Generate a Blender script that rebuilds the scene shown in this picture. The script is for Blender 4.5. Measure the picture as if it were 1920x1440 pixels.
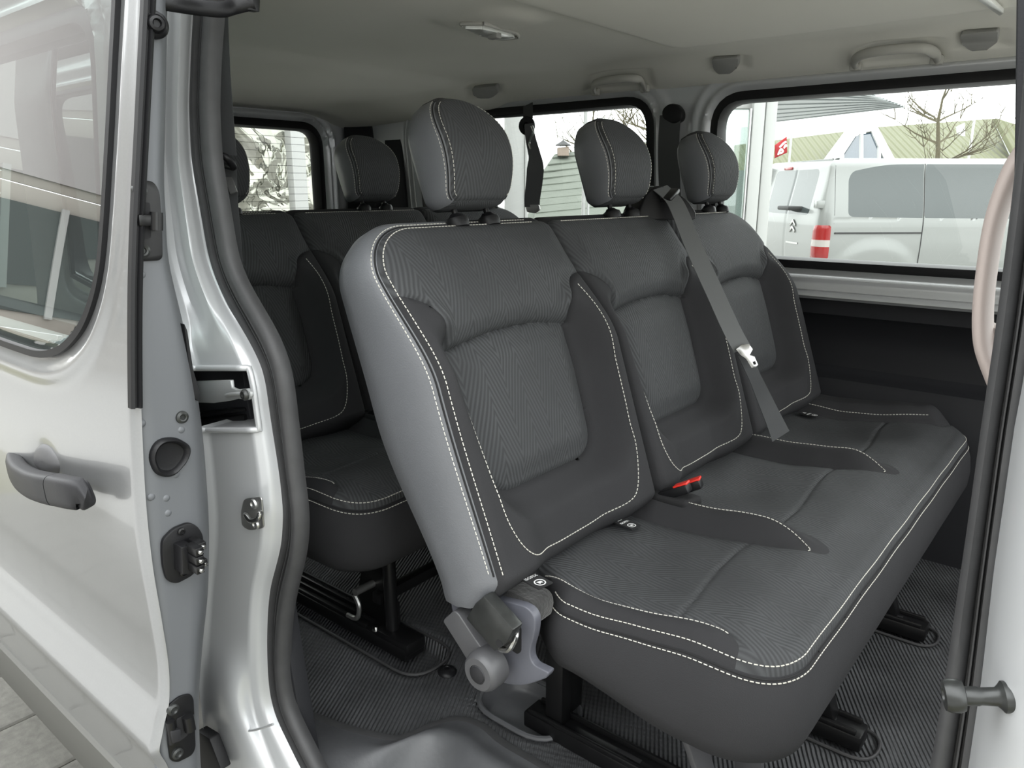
import bpy, bmesh, math, random
import numpy as np
from mathutils import Vector, Matrix
random.seed(7); np.random.seed(7)
for o in list(bpy.data.objects): bpy.data.objects.remove(o)
scene = bpy.context.scene
COL = scene.collection
PI = math.pi

# ------------------------------------------------------------------ camera, sky, exposure
YAW, PITCH, FPX = math.radians(39.4), math.radians(14.4), 1420.0
CAM = np.array([0.0, 0.0, 1.03])
cd = bpy.data.cameras.new('camera'); cam = bpy.data.objects.new('camera', cd); COL.objects.link(cam)
cam.location = CAM; cam.rotation_euler = (PI/2 - PITCH, 0, YAW)
cd.sensor_width = 36; cd.lens = FPX/1920*36; cd.clip_start = 0.02; cd.clip_end = 400
scene.camera = cam
w = bpy.data.worlds.new('overcast_sky'); scene.world = w; w.use_nodes = True
nt = w.node_tree; bg = nt.nodes['Background']
tc = nt.nodes.new('ShaderNodeTexCoord'); sx = nt.nodes.new('ShaderNodeSeparateXYZ'); rp = nt.nodes.new('ShaderNodeValToRGB')
nt.links.new(tc.outputs['Generated'], sx.inputs[0]); nt.links.new(sx.outputs['Z'], rp.inputs['Fac'])
rp.color_ramp.elements[0].position = 0.0; rp.color_ramp.elements[0].color = (0.70, 0.73, 0.72, 1)
rp.color_ramp.elements[1].position = 0.9; rp.color_ramp.elements[1].color = (1.0, 1.02, 1.03, 1)
nt.links.new(rp.outputs['Color'], bg.inputs['Color'])
bg.inputs['Strength'].default_value = 1.7
vs_ = scene.view_settings
vs_.view_transform = 'Standard'; vs_.look = 'None'; vs_.gamma = 1; vs_.use_curve_mapping = False
vs_.exposure = 1.65

# ------------------------------------------------------------------ helpers
_fw = np.array([-math.sin(YAW)*math.cos(PITCH), math.cos(YAW)*math.cos(PITCH), -math.sin(PITCH)])
_rt = np.array([math.cos(YAW), math.sin(YAW), 0.0]); _up = np.cross(_rt, _fw)
def at(px, py, ax, val):
    """a point read off the photograph, placed on the real plane ax = val"""
    d = _fw*FPX + _rt*(px-960) - _up*(py-720)
    i = 'xyz'.index(ax); t = (val-CAM[i])/d[i]
    return CAM + d*t
def dep(px, py, depth):
    d = _fw*FPX + _rt*(px-960) - _up*(py-720)
    return CAM + d*depth/FPX
def sm(a, b, x):
    t = np.clip((np.asarray(x, float)-a)/(b-a), 0, 1); return t*t*(3-2*t)
def cr(pts, n=8, closed=False):
    """Catmull-Rom through the points"""
    P = np.array(pts, float); m = len(P); out = []
    rng = range(m) if closed else range(m-1)
    for i in rng:
        if closed: p0, p1, p2, p3 = P[i-1], P[i], P[(i+1) % m], P[(i+2) % m]
        else: p0, p1, p2, p3 = P[max(i-1, 0)], P[i], P[i+1], P[min(i+2, m-1)]
        for k in range(n):
            t = k/n
            out.append(0.5*((2*p1)+(-p0+p2)*t+(2*p0-5*p1+4*p2-p3)*t*t+(-p0+3*p1-3*p2+p3)*t**3))
    if not closed: out.append(P[-1])
    return np.array(out)
def round_poly(pts, r, n=6):
    P = [np.array(p, float) for p in pts]; out = []; m = len(P)
    rs = r if isinstance(r, (list, tuple)) else [r]*m
    for i in range(m):
        a, b, c = P[i-1], P[i], P[(i+1) % m]
        d1 = (a-b); d2 = (c-b); l1 = np.linalg.norm(d1); l2 = np.linalg.norm(d2)
        k = min(rs[i], l1*.49, l2*.49)
        if k <= 0: out.append(b); continue
        s = b+d1/l1*k; e = b+d2/l2*k
        for j in range(n+1):
            t = j/n; out.append((1-t)**2*s+2*t*(1-t)*b+t*t*e)
    return np.array(out)
def rrect(x0, x1, y0, y1, r, n=6): return round_poly([(x0, y0), (x1, y0), (x1, y1), (x0, y1)], r, n)
def seg_dist(P, poly, closed=True):
    A = poly if closed else poly[:-1]; B = np.roll(poly, -1, 0) if closed else poly[1:]
    best = np.full(len(P), 1e9); near = np.zeros_like(P)
    for a, b in zip(A, B):
        ab = b-a; l = max(float(ab@ab), 1e-14)
        t = np.clip(((P-a)@ab)/l, 0, 1); Q = a+t[:, None]*ab; d = ((P-Q)**2).sum(1)
        m = d < best; best[m] = d[m]; near[m] = Q[m]
    return np.sqrt(best), near
def inside(P, poly):
    x, y = P[:, 0], P[:, 1]; r = np.zeros(len(P), bool)
    A = poly; B = np.roll(poly, -1, 0)
    for (x0, y0), (x1, y1) in zip(A, B):
        if y0 == y1: continue
        c = ((y0 > y) != (y1 > y)) & (x < (x1-x0)*(y-y0)/(y1-y0)+x0)
        r ^= c
    return r
def sdf(P, poly):
    d, _ = seg_dist(P, poly); return np.where(inside(P, poly), -d, d)

def mesh(name, V, F, uv=None, smooth=True, sharp=40):
    me = bpy.data.meshes.new(name)
    me.from_pydata([tuple(map(float, v)) for v in V], [], [tuple(map(int, f)) for f in F])
    if uv is not None:
        l = me.uv_layers.new(name='UVMap')
        li = np.empty(len(me.loops), dtype=np.int32); me.loops.foreach_get('vertex_index', li)
        l.data.foreach_set('uv', np.asarray(uv, np.float32)[li].ravel())
    if smooth:
        me.polygons.foreach_set('use_smooth', [True]*len(me.polygons))
        if sharp: me.set_sharp_from_angle(angle=math.radians(sharp))
    me.update(); return me
def link(name, me, mat=None, parent=None):
    o = bpy.data.objects.new(name, me); COL.objects.link(o)
    if mat is not None and me is not None: me.materials.clear(); me.materials.append(mat)
    if parent is not None:
        o.parent = parent
        if parent.parent is None: o.matrix_parent_inverse = Matrix.Translation(-parent.location)
    return o
def mk(name, V, F, mat, parent=None, uv=None, smooth=True, sharp=40):
    return link(name, mesh(name, V, F, uv, smooth, sharp), mat, parent)
def thing(name, label, cat, loc=(0, 0, 0), group=None):
    o = bpy.data.objects.new(name, None); COL.objects.link(o); o.location = loc
    o.empty_display_size = .05
    o['label'] = label; o['category'] = cat
    if group: o['group'] = group
    return o
def tag(o, label, cat, group=None):
    o['label'] = label; o['category'] = cat
    if group: o['group'] = group
    return o
def struct(o, label=None):
    o['kind'] = 'structure'
    if label: o['label'] = label
    return o
def copy_tree(o, parent=None, delta=None):
    c = o.copy(); COL.objects.link(c); c.parent = parent; c.matrix_parent_inverse = o.matrix_parent_inverse.copy()
    for ch in [x for x in bpy.data.objects if x.parent == o]: copy_tree(ch, c)
    return c
def bm_mesh(name, bm, smooth=True, sharp=40):
    me = bpy.data.meshes.new(name); bmesh.ops.recalc_face_normals(bm, faces=bm.faces); bm.to_mesh(me); bm.free()
    if smooth:
        me.polygons.foreach_set('use_smooth', [True]*len(me.polygons))
        if sharp: me.set_sharp_from_angle(angle=math.radians(sharp))
    return me
def slab(name, pts, thick, mat, parent=None, bevel=0.0, seg=2, sharp=35):
    """polygon of 3-D points extruded by the vector thick, edges bevelled"""
    bm = bmesh.new(); vs = [bm.verts.new(tuple(p)) for p in pts]; f = bm.faces.new(vs)
    r = bmesh.ops.extrude_face_region(bm, geom=[f])
    bmesh.ops.translate(bm, vec=Vector(thick), verts=[g for g in r['geom'] if isinstance(g, bmesh.types.BMVert)])
    bmesh.ops.recalc_face_normals(bm, faces=bm.faces)
    if bevel > 0:
        ed = [e for e in bm.edges if len(e.link_faces) == 2 and e.calc_face_angle() > math.radians(40)]
        bmesh.ops.bevel(bm, geom=ed, offset=bevel, segments=seg, profile=.5, affect='EDGES', clamp_overlap=True)
    bmesh.ops.triangulate(bm, faces=[f for f in bm.faces if len(f.verts) > 4])
    return link(name, bm_mesh(name, bm, True, sharp), mat, parent)
def slabpx(name, px, ax, val, thick, mat, parent=None, bevel=0.0, seg=2):
    pts = [at(x, y, ax, val) for x, y in px]
    t = [0, 0, 0]; t['xyz'.index(ax)] = thick
    return slab(name, pts, t, mat, parent, bevel, seg)
def box(name, c, s, mat, parent=None, bevel=0.004, rot=None, seg=2):
    bm = bmesh.new(); bmesh.ops.create_cube(bm, size=1)
    bmesh.ops.scale(bm, vec=Vector(s), verts=bm.verts)
    if bevel > 0: bmesh.ops.bevel(bm, geom=list(bm.edges), offset=min(bevel, min(s)*.45), segments=seg, profile=.5, affect='EDGES')
    if rot is not None: bmesh.ops.rotate(bm, cent=(0, 0, 0), matrix=rot.to_3x3(), verts=bm.verts)
    bmesh.ops.translate(bm, vec=Vector(c), verts=bm.verts)
    return link(name, bm_mesh(name, bm), mat, parent)
def bar(name, a, b, wd, ht, mat, parent=None, bevel=0.003, up=(0, 0, 1)):
    a = Vector(a); b = Vector(b); d = (b-a); L = d.length; X = d.normalized()
    Z = Vector(up); Y = Z.cross(X)
    if Y.length < 1e-4: Y = Vector((0, 1, 0)).cross(X)
    Y.normalize(); Z = X.cross(Y)
    M = Matrix((X, Y, Z)).transposed()
    return box(name, (a+b)/2, (L, wd, ht), mat, parent, bevel, rot=M)
def frames(path, ref):
    P = np.array(path, float); T = np.gradient(P, axis=0); T /= np.linalg.norm(T, axis=1)[:, None]+1e-12
    R = np.array(ref, float)
    if R.ndim == 1: R = np.tile(R, (len(P), 1))
    A = np.cross(R, T); A /= np.linalg.norm(A, axis=1)[:, None]+1e-12
    B = np.cross(T, A)
    return P, T, A, B
def sweep(name, path, prof, mat, parent=None, ref=(0, 1, 0), scale=None, caps=True, closed_prof=True, sharp=40):
    """profile (a, b): a along ref x tangent, b along ref"""
    P, T, A, B = frames(path, ref); n = len(P); prof = np.array(prof, float); m = len(prof)
    if scale is None: scale = np.ones((n, 2))
    scale = np.array(scale, float)
    if scale.ndim == 1: scale = np.stack([scale, scale], 1)
    V = (P[:, None, :] + A[:, None, :]*(prof[None, :, 0, None]*scale[:, 0, None, None]) + B[:, None, :]*(prof[None, :, 1, None]*scale[:, 1, None, None])).reshape(-1, 3)
    F = []
    mm = m if closed_prof else m-1
    for i in range(n-1):
        for j in range(mm):
            F.append((i*m+j, i*m+(j+1) % m, (i+1)*m+(j+1) % m, (i+1)*m+j))
    if caps and closed_prof: F += [tuple(range(m))[::-1], tuple((n-1)*m+j for j in range(m))]
    uv = np.stack([np.tile(np.arange(m)/m, n), np.repeat(np.arange(n)/n, m)], 1)
    return mk(name, V, F, mat, parent, uv, True, sharp)
def circ(r, n=10, r2=None):
    return [(r*math.cos(2*PI*i/n), (r2 or r)*math.sin(2*PI*i/n)) for i in range(n)]
def tube(name, path, r, mat, parent=None, n=10, r2=None, ref=(0, 1, 0.01), scale=None):
    return sweep(name, path, circ(r, n, r2), mat, parent, ref, scale)
def lathe(name, prof, o, axis, mat, parent=None, n=28, sharp=40):
    """prof: (radius, distance along axis)"""
    ax = Vector(axis).normalized(); u = ax.orthogonal().normalized(); v = ax.cross(u); o = Vector(o)
    V = []; F = []; m = len(prof)
    for r, h in prof:
        for k in range(n):
            t = 2*PI*k/n; V.append(o+ax*h+(u*math.cos(t)+v*math.sin(t))*r)
    for i in range(m-1):
        for k in range(n):
            F.append((i*n+k, i*n+(k+1) % n, (i+1)*n+(k+1) % n, (i+1)*n+k))
    if prof[0][0] > 1e-5: F.append(tuple(range(n))[::-1])
    if prof[-1][0] > 1e-5: F.append(tuple((m-1)*n+k for k in range(n)))
    return mk(name, V, F, mat, parent, None, True, sharp)
def strip(name, path, nrm, wd, mat, parent=None, th=0.0016):
    """a webbing strip: path, direction across, width"""
    P = np.array(path, float); W = np.array(nrm, float)
    if W.ndim == 1: W = np.tile(W, (len(P), 1))
    T = np.gradient(P, axis=0); T /= np.linalg.norm(T, axis=1)[:, None]
    W = W-(W*T).sum(1)[:, None]*T; W /= np.linalg.norm(W, axis=1)[:, None]
    N = np.cross(T, W); V = []; F = []; n = len(P)
    wd = np.broadcast_to(wd, (n,))
    for i in range(n):
        for a, b in ((-.5, -.5), (.5, -.5), (.5, .5), (-.5, .5)): V.append(P[i]+W[i]*a*wd[i]+N[i]*b*th)
    for i in range(n-1):
        for j in range(4): F.append((i*4+j, i*4+(j+1) % 4, (i+1)*4+(j+1) % 4, (i+1)*4+j))
    F += [(3, 2, 1, 0), tuple((n-1)*4+j for j in range(4))]
    uv = [((0, 1, 1, 0)[j]*0.05, i/n) for i in range(n) for j in range(4)]
    return mk(name, V, F, mat, parent, uv, True, 30)
def stitches(name, paths, mat, parent, L=.0052, gap=.0026, wd=.0009):
    """dashes of thread along 3-D polylines, one mesh"""
    V = []; F = []
    for path in paths:
        P = np.array(path, float); s = np.r_[0, np.cumsum(np.linalg.norm(np.diff(P, axis=0), axis=1))]
        q = 0.0
        while q+L < s[-1]:
            a = np.array([np.interp(q, s, P[:, k]) for k in range(3)]); b = np.array([np.interp(q+L, s, P[:, k]) for k in range(3)])
            d = b-a; d /= np.linalg.norm(d)+1e-12
            u = np.cross(d, (0.3, 0.5, 0.8)); u /= np.linalg.norm(u); v = np.cross(d, u); i0 = len(V)
            for e in (a, b):
                for k in range(4):
                    t = PI/2*k+.78; V.append(e+(u*math.cos(t)+v*math.sin(t))*wd)
            for k in range(4): F.append((i0+k, i0+(k+1) % 4, i0+4+(k+1) % 4, i0+4+k))
            F += [(i0+3, i0+2, i0+1, i0), (i0+4, i0+5, i0+6, i0+7)]
            q += L+gap
    o = mk(name, V, F, mat, parent, None, False); o['kind'] = 'stuff'; return o
def text_mesh(name, s, size, mat, parent, M, extrude=0.0002):
    c = bpy.data.curves.new(name, 'FONT'); c.body = s; c.size = size; c.extrude = extrude; c.align_x = 'CENTER'; c.align_y = 'CENTER'
    o = bpy.data.objects.new(name, c); COL.objects.link(o)
    dg = bpy.context.evaluated_depsgraph_get(); me = bpy.data.meshes.new_from_object(o.evaluated_get(dg))
    bpy.data.objects.remove(o); me.transform(M)
    return link(name, me, mat, parent)

class Pad:
    """a sheet over (u, v) with height w(u, v); boundary can be carried back to a side wall and a rear face"""
    def __init__(s, umin, umax, vs, nu, wfun, frame, snaps=(), us=None):
        s.frame = frame; s.wfun = wfun; nv = len(vs); s.nu, s.nv = nu, nv
        P = np.zeros((nv, nu, 2)); tt = np.linspace(0, 1, nu) if us is None else us
        for j, v in enumerate(vs):
            a, b = umin(v), umax(v); P[j, :, 0] = a+(b-a)*tt; P[j, :, 1] = v
        idx = np.arange(nv*nu).reshape(nv, nu)
        s.loop = np.r_[idx[0, :-1], idx[:-1, -1], idx[-1, :0:-1], idx[:0:-1, 0]]
        Q = P.reshape(-1, 2).copy(); s.outline = Q[s.loop].copy()
        isb = np.zeros(len(Q), bool); isb[s.loop] = True
        cu = np.median(np.abs(np.diff(P[:, :, 0], axis=1)))+1e-9; cv = np.median(np.abs(np.diff(P[:, :, 1], axis=0)))+1e-9
        done = isb.copy()
        for c, closed in snaps:
            d, n = seg_dist(Q, c, closed); m = (d < .72*max(cu, cv)) & ~done; Q[m] = n[m]; done |= m
        s.Q = Q; s.wv = s.w(Q); s.V = frame(Q[:, 0], Q[:, 1], s.wv)
        i = idx[:-1, :-1].ravel(); a, b, c, d = i, i+1, i+1+nu, i+nu
        # triangles, split along the diagonal that lies on a traced seam
        bd = (done[b] & done[d] & ~(done[a] & done[c]))[:, None]
        t1 = np.where(bd, np.stack([a, b, d], 1), np.stack([a, b, c], 1)); t2 = np.where(bd, np.stack([b, c, d], 1), np.stack([a, c, d], 1))
        s.F = np.concatenate([t1, t2])
        s.C = Q[s.F].mean(1)
    def w(s, Q):
        e, _ = seg_dist(Q, s.outline[::2]); e = np.where(e < 5e-4, 0, e); return s.wfun(Q, e)
    def surf(s, Q, lift=.0007):
        Q = np.array(Q, float); return s.frame(Q[:, 0], Q[:, 1], s.w(Q)+lift)
    def part(s, name, mask, mat, parent, uvs=1.0):
        F = s.F[mask]; used, inv = np.unique(F, return_inverse=True)
        return mk(name, s.V[used], inv.reshape(F.shape), mat, parent, s.Q[used]*uvs, True, 60)
    def normals(s):
        L = s.outline; t = np.roll(L, -1, 0)-np.roll(L, 1, 0); n = np.stack([t[:, 1], -t[:, 0]], 1); n /= np.linalg.norm(n, axis=1)[:, None]+1e-12
        # smooth them a little
        for _ in range(4): n = (np.roll(n, 1, 0)+2*n+np.roll(n, -1, 0)); n /= np.linalg.norm(n, axis=1)[:, None]+1e-12
        return n
    def ring(s, out, t, wb):
        n = s.normals(); wl = s.wv[s.loop]; Q = s.outline+n*out
        wbv = wb(s.outline) if callable(wb) else wb
        return s.frame(Q[:, 0], Q[:, 1], wl+(wbv-wl)*t), Q
    def sides(s, name, prof, wb, mat, parent, cap=True, mask=None):
        R = [s.ring(o, t, wb)[0] for o, t in prof]; m = len(s.loop); V = np.concatenate(R); F = []
        for k in range(len(R)-1):
            for i in range(m):
                if mask is not None and not mask[i]: continue
                F.append((k*m+i, k*m+(i+1) % m, (k+1)*m+(i+1) % m, (k+1)*m+i))
        if cap: F.append(tuple((len(R)-1)*m+i for i in range(m)))
        uv = np.concatenate([np.stack([np.arange(m)*.004, np.full(m, k*.02)], 1) for k in range(len(R))])
        if mask is not None and not cap:
            F = np.array(F); used, inv = np.unique(F, return_inverse=True); return mk(name, V[used], inv.reshape(F.shape), mat, parent, uv[used], True, 50)
        return mk(name, V, F, mat, parent, uv, True, 50)

# ------------------------------------------------------------------ materials
MAT = {}
def material(name, col, rough=.5, metal=0.0, coat=0.0, spec=.5, noise=None, bump=None, emit=None, sheen=0.0, var=None):
    """noise: (scale, amount) colour variation; bump: (scale, distance)"""
    m = bpy.data.materials.new(name); m.use_nodes = True; n = m.node_tree; b = n.nodes['Principled BSDF']
    b.inputs['Base Color'].default_value = (*col, 1); b.inputs['Roughness'].default_value = rough; b.inputs['Metallic'].default_value = metal
    b.inputs['Coat Weight'].default_value = coat; b.inputs['Coat Roughness'].default_value = .04; b.inputs['Specular IOR Level'].default_value = spec
    if sheen: b.inputs['Sheen Weight'].default_value = sheen; b.inputs['Sheen Roughness'].default_value = .5
    tcn = n.nodes.new('ShaderNodeTexCoord')
    if noise:
        t = n.nodes.new('ShaderNodeTexNoise'); t.inputs['Scale'].default_value = noise[0]; t.inputs['Detail'].default_value = 5
        n.links.new(tcn.outputs['Object'], t.inputs['Vector'])
        mx = n.nodes.new('ShaderNodeMix'); mx.data_type = 'RGBA'
        a = noise[1]; mx.inputs[6].default_value = (*[c*(1-a) for c in col], 1); mx.inputs[7].default_value = (*[min(1, c*(1+a)) for c in col], 1)
        n.links.new(t.outputs['Fac'], mx.inputs[0]); n.links.new(mx.outputs[2], b.inputs['Base Color'])
    if bump:
        t2 = n.nodes.new('ShaderNodeTexNoise'); t2.inputs['Scale'].default_value = bump[0]; t2.inputs['Detail'].default_value = 3
        n.links.new(tcn.outputs['Object'], t2.inputs['Vector'])
        bp = n.nodes.new('ShaderNodeBump'); bp.inputs['Distance'].default_value = bump[1]; bp.inputs['Strength'].default_value = .6
        n.links.new(t2.outputs['Fac'], bp.inputs['Height']); n.links.new(bp.outputs[0], b.inputs['Normal'])
    if emit: b.inputs['Emission Color'].default_value = (*emit[0], 1); b.inputs['Emission Strength'].default_value = emit[1]
    MAT[name] = m; return m
def glass(name, tint, refl=1.0, rough=0.0):
    m = bpy.data.materials.new(name); m.use_nodes = True; n = m.node_tree; n.nodes.remove(n.nodes['Principled BSDF'])
    out = n.nodes['Material Output']; tr = n.nodes.new('ShaderNodeBsdfTransparent'); gl = n.nodes.new('ShaderNodeBsdfGlossy'); mx = n.nodes.new('ShaderNodeMixShader'); fr = n.nodes.new('ShaderNodeFresnel'); mu = n.nodes.new('ShaderNodeMath')
    tr.inputs[0].default_value = (*tint, 1); gl.inputs['Roughness'].default_value = rough; fr.inputs[0].default_value = 1.5
    mu.operation = 'MULTIPLY'; mu.use_clamp = True; mu.inputs[1].default_value = 1.8*refl
    n.links.new(fr.outputs[0], mu.inputs[0]); n.links.new(mu.outputs[0], mx.inputs[0]); n.links.new(tr.outputs[0], mx.inputs[1]); n.links.new(gl.outputs[0], mx.inputs[2]); n.links.new(mx.outputs[0], out.inputs[0])
    MAT[name] = m; return m
def mathn(n, op, a, b=None, c=None):
    k = n.nodes.new('ShaderNodeMath'); k.operation = op
    for i, x in enumerate((a, b, c)):
        if x is None: continue
        if isinstance(x, (int, float)): k.inputs[i].default_value = x
        else: n.links.new(x, k.inputs[i])
    return k.outputs[0]
def chevron(name, col, period=.0072, colw=.085, steep=.34, depth=.0016, rough=.75):
    """herringbone embossed cloth, laid out in the metres of the UV map"""
    m = material(name, col, rough, spec=.25); n = m.node_tree; b = n.nodes['Principled BSDF']
    tcn = n.nodes.new('ShaderNodeTexCoord'); sp = n.nodes.new('ShaderNodeSeparateXYZ'); n.links.new(tcn.outputs['UV'], sp.inputs[0])
    u, v = sp.outputs[0], sp.outputs[1]
    nz = n.nodes.new('ShaderNodeTexNoise'); nz.inputs['Scale'].default_value = 5; nz.inputs['Detail'].default_value = 2; n.links.new(tcn.outputs['UV'], nz.inputs['Vector'])
    nzo = mathn(n, 'MULTIPLY', mathn(n, 'SUBTRACT', nz.outputs['Fac'], .5), .006)
    fr = mathn(n, 'FRACT', mathn(n, 'DIVIDE', u, colw))
    tri = mathn(n, 'MULTIPLY', mathn(n, 'ABSOLUTE', mathn(n, 'SUBTRACT', fr, .5)), colw)
    ph = mathn(n, 'ADD', mathn(n, 'ADD', mathn(n, 'MULTIPLY', tri, .94), mathn(n, 'MULTIPLY', v, steep)), nzo)
    s = mathn(n, 'SINE', mathn(n, 'MULTIPLY', ph, 2*PI/period))
    nz2 = n.nodes.new('ShaderNodeTexNoise'); nz2.inputs['Scale'].default_value = 6; n.links.new(tcn.outputs['UV'], nz2.inputs['Vector'])
    amp = mathn(n, 'MULTIPLY_ADD', nz2.outputs['Fac'], 2.2, -.35)
    h = mathn(n, 'MULTIPLY', mathn(n, 'MULTIPLY_ADD', s, .5, .5), amp)
    fine = n.nodes.new('ShaderNodeTexNoise'); fine.inputs['Scale'].default_value = 900; n.links.new(tcn.outputs['UV'], fine.inputs['Vector'])
    h2 = mathn(n, 'MULTIPLY_ADD', fine.outputs['Fac'], .35, h)
    bp = n.nodes.new('ShaderNodeBump'); bp.inputs['Distance'].default_value = depth; bp.inputs['Strength'].default_value = .55
    n.links.new(h2, bp.inputs['Height']); n.links.new(bp.outputs[0], b.inputs['Normal'])
    mx = n.nodes.new('ShaderNodeMix'); mx.data_type = 'RGBA'; mx.inputs[6].default_value = (*[c*.72 for c in col], 1); mx.inputs[7].default_value = (*[c*1.25 for c in col], 1)
    n.links.new(h, mx.inputs[0]); n.links.new(mx.outputs[2], b.inputs['Base Color'])
    return m
def ribbed(name, col):
    m = material(name, col, .55); n = m.node_tree; b = n.nodes['Principled BSDF']
    tcn = n.nodes.new('ShaderNodeTexCoord'); sp = n.nodes.new('ShaderNodeSeparateXYZ'); n.links.new(tcn.outputs['Object'], sp.inputs[0])
    x, y = sp.outputs[0], sp.outputs[1]
    s1 = mathn(n, 'SINE', mathn(n, 'MULTIPLY', mathn(n, 'MULTIPLY_ADD', y, .55, x), 2*PI/.0095))
    s2 = mathn(n, 'SINE', mathn(n, 'MULTIPLY', mathn(n, 'MULTIPLY_ADD', x, -.4, y), 2*PI/.014))
    h = mathn(n, 'MULTIPLY_ADD', s2, .18, s1)
    nz = n.nodes.new('ShaderNodeTexNoise'); nz.inputs['Scale'].default_value = 7; nz.inputs['Detail'].default_value = 6; n.links.new(tcn.outputs['Object'], nz.inputs['Vector'])
    bp = n.nodes.new('ShaderNodeBump'); bp.inputs['Distance'].default_value = .0028; bp.inputs['Strength'].default_value = .8
    n.links.new(h, bp.inputs['Height']); n.links.new(bp.outputs[0], b.inputs['Normal'])
    cr_ = n.nodes.new('ShaderNodeValToRGB'); cr_.color_ramp.elements[0].position = .35; cr_.color_ramp.elements[0].color = (*[c*.75 for c in col], 1); cr_.color_ramp.elements[1].position = .7; cr_.color_ramp.elements[1].color = (*[c*1.5 for c in col], 1)
    n.links.new(nz.outputs['Fac'], cr_.inputs[0]); n.links.new(cr_.outputs[0], b.inputs['Base Color'])
    return m
def fabric(name, col):
    m = material(name, col, .85, spec=.2, bump=(700, .0008), noise=(14, .10)); return m
PAINT = material('silver_paint', (.29, .294, .298), .30, .6, .6, noise=(350, .05))
PAINT_IN = material('silver_inner_paint', (.50, .51, .52), .34, .25, .35, noise=(8, .05))
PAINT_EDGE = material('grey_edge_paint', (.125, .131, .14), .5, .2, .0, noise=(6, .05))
SEAL = material('seal_rubber', (.045, .045, .0465), .55, bump=(60, .0006), noise=(40, .25))
RUBBER = material('black_rubber', (.010, .010, .011), .5, spec=.3)
BLACK = material('black_plastic', (.009, .009, .010), .42, spec=.3, bump=(500, .0003))
BLACKG = material('black_steel', (.008, .008, .0085), .32, .0, .0, .35, noise=(30, .3))
TRIM = material('charcoal_trim', (.020, .0205, .0235), .6, spec=.3, bump=(600, .0004))
HANDLE = material('handle_plastic', (.021, .021, .023), .5, spec=.3, bump=(700, .0003))
CLOTH = fabric('charcoal_cloth', (.032, .032, .0340))
CLOTHD = fabric('dark_cloth', (.022, .022, .023))
CHEV = chevron('herringbone_cloth', (.055, .057, .0595))
LEATHER = material('grey_leatherette', (.135, .140, .150), .37, bump=(420, .0007), noise=(9, .12))
THREAD = material('pale_thread', (.62, .60, .54), .7)
SEAM = material('seam_shadow', (.012, .012, .013), .9)
LINER = material('headliner_cloth', (.74, .73, .67), .95, bump=(500, .0006), noise=(3, .05))
LINERP = material('headliner_plastic', (.40,.395,.365), .6)
LINERD = material('liner_plug_plastic', (.30,.30,.285), .65)
MATF = ribbed('ribbed_floor_mat', (.068, .070, .0725))
TREAD = material('sill_tread_plastic', (.085, .087, .092), .42, noise=(20, .25), bump=(90, .0008))
RECL = material('blue_grey_plastic', (.10, .103, .122), .45, bump=(300, .0003), noise=(20, .06))
LEVER = material('dark_grey_plastic', (.075, .075, .079), .42, bump=(400, .0003))
STEELK = material('dark_steel', (.045, .047, .046), .34, .5, noise=(60, .4))
CHROME = material('bright_steel', (.42, .42, .41), .25, 1.0)
ZINC = material('zinc_steel', (.50, .50, .49), .35, .9, noise=(50, .15))
BELT = material('seat_belt_webbing', (.050, .052, .054), .55, bump=(900, .0004))
BELTL = material('grey_belt_webbing', (.125, .130, .132), .5, bump=(900, .0004))
RED = material('red_plastic', (.75, .035, .022), .4)
BEIGE = material('beige_plastic', (.40, .34, .315), .5, bump=(600, .0002))
WHITEP = material('white_print', (.8, .8, .8), .6)
LENS = material('lamp_lens', (.85, .87, .84), .2, 0, .4)
GLASS = glass('window_glass', (.93, .96, .94), .7)
GLASSD = glass('door_glass', (.50, .60, .57), 1.6)
GLASSQ = glass('quarter_glass', (.42, .50, .475), 1.0)
# ------------------------------------------------------------------ the van's shell: floor, ceiling, walls
# floor with sunken pockets for the seat feet
def stadium(x0, x1, y, r): return round_poly([(x0, y-r), (x1, y-r), (x1, y+r), (x0, y+r)], r*.98, 6)
POCK = [stadium(-1.75, -1.062, 1.035, .070), stadium(-.93, -.72, 1.06, .075), stadium(-.62, -.235, 1.375, .050), stadium(-.62, -.225, 1.85, .050)]
def floor_w(Q, e):
    z = np.zeros(len(Q))
    for ip, p in enumerate(POCK):
        d = sdf(Q, p); z += (-.026, -.040, -.012, -.012)[ip]*(1-sm(-.022 if ip < 2 else -.045, .006, d)) + .003*np.exp(-((d-.016)/.009)**2)
    # a shallow pressed step in the mat
    z += .004*sm(0, .03, Q[:, 1]-.985-.06*np.sin(Q[:, 0]*3)) * (1-sm(-1.1, -1.0, Q[:, 0]))
    return z
FR_FLOOR = lambda u, v, w: np.stack([u, v, w], 1)
EDGE = [(-1.45, .735), (-1.197, .744), (-1.13, .755), (-1.067, .77), (-1.0, .795), (-.962, .815), (-.945, .85), (-.935, .885), (-.91, .93), (-.86, .945), (-.80, .935), (-.70, .935), (-.5, .935), (-.2, .93), (.3, .93)]
edge_c = cr(EDGE, 6)
def edge_y(x): return np.interp(x, edge_c[:, 0], edge_c[:, 1])
xs_f = np.r_[np.linspace(-2.95, -1.4, 50), np.linspace(-1.39, .3, 230)]
fp = Pad(lambda v: 0, lambda v: 1, np.linspace(0, 1, 200), len(xs_f), lambda Q, e: np.zeros(len(Q)), lambda u, v, w: np.stack([u, v, w], 1))
yy, xx = np.meshgrid(np.linspace(0, 1, 200), xs_f, indexing='ij')
FX = xx.ravel(); FY = edge_y(FX)+(2.36-edge_y(FX))*yy.ravel()
FQ = np.stack([FX, FY], 1)
floor = struct(mk('floor', FR_FLOOR(FX, FY, floor_w(FQ, None)), fp.F, MATF, None, FQ, True, 60), 'ribbed black rubber floor mat of the van')
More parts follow.
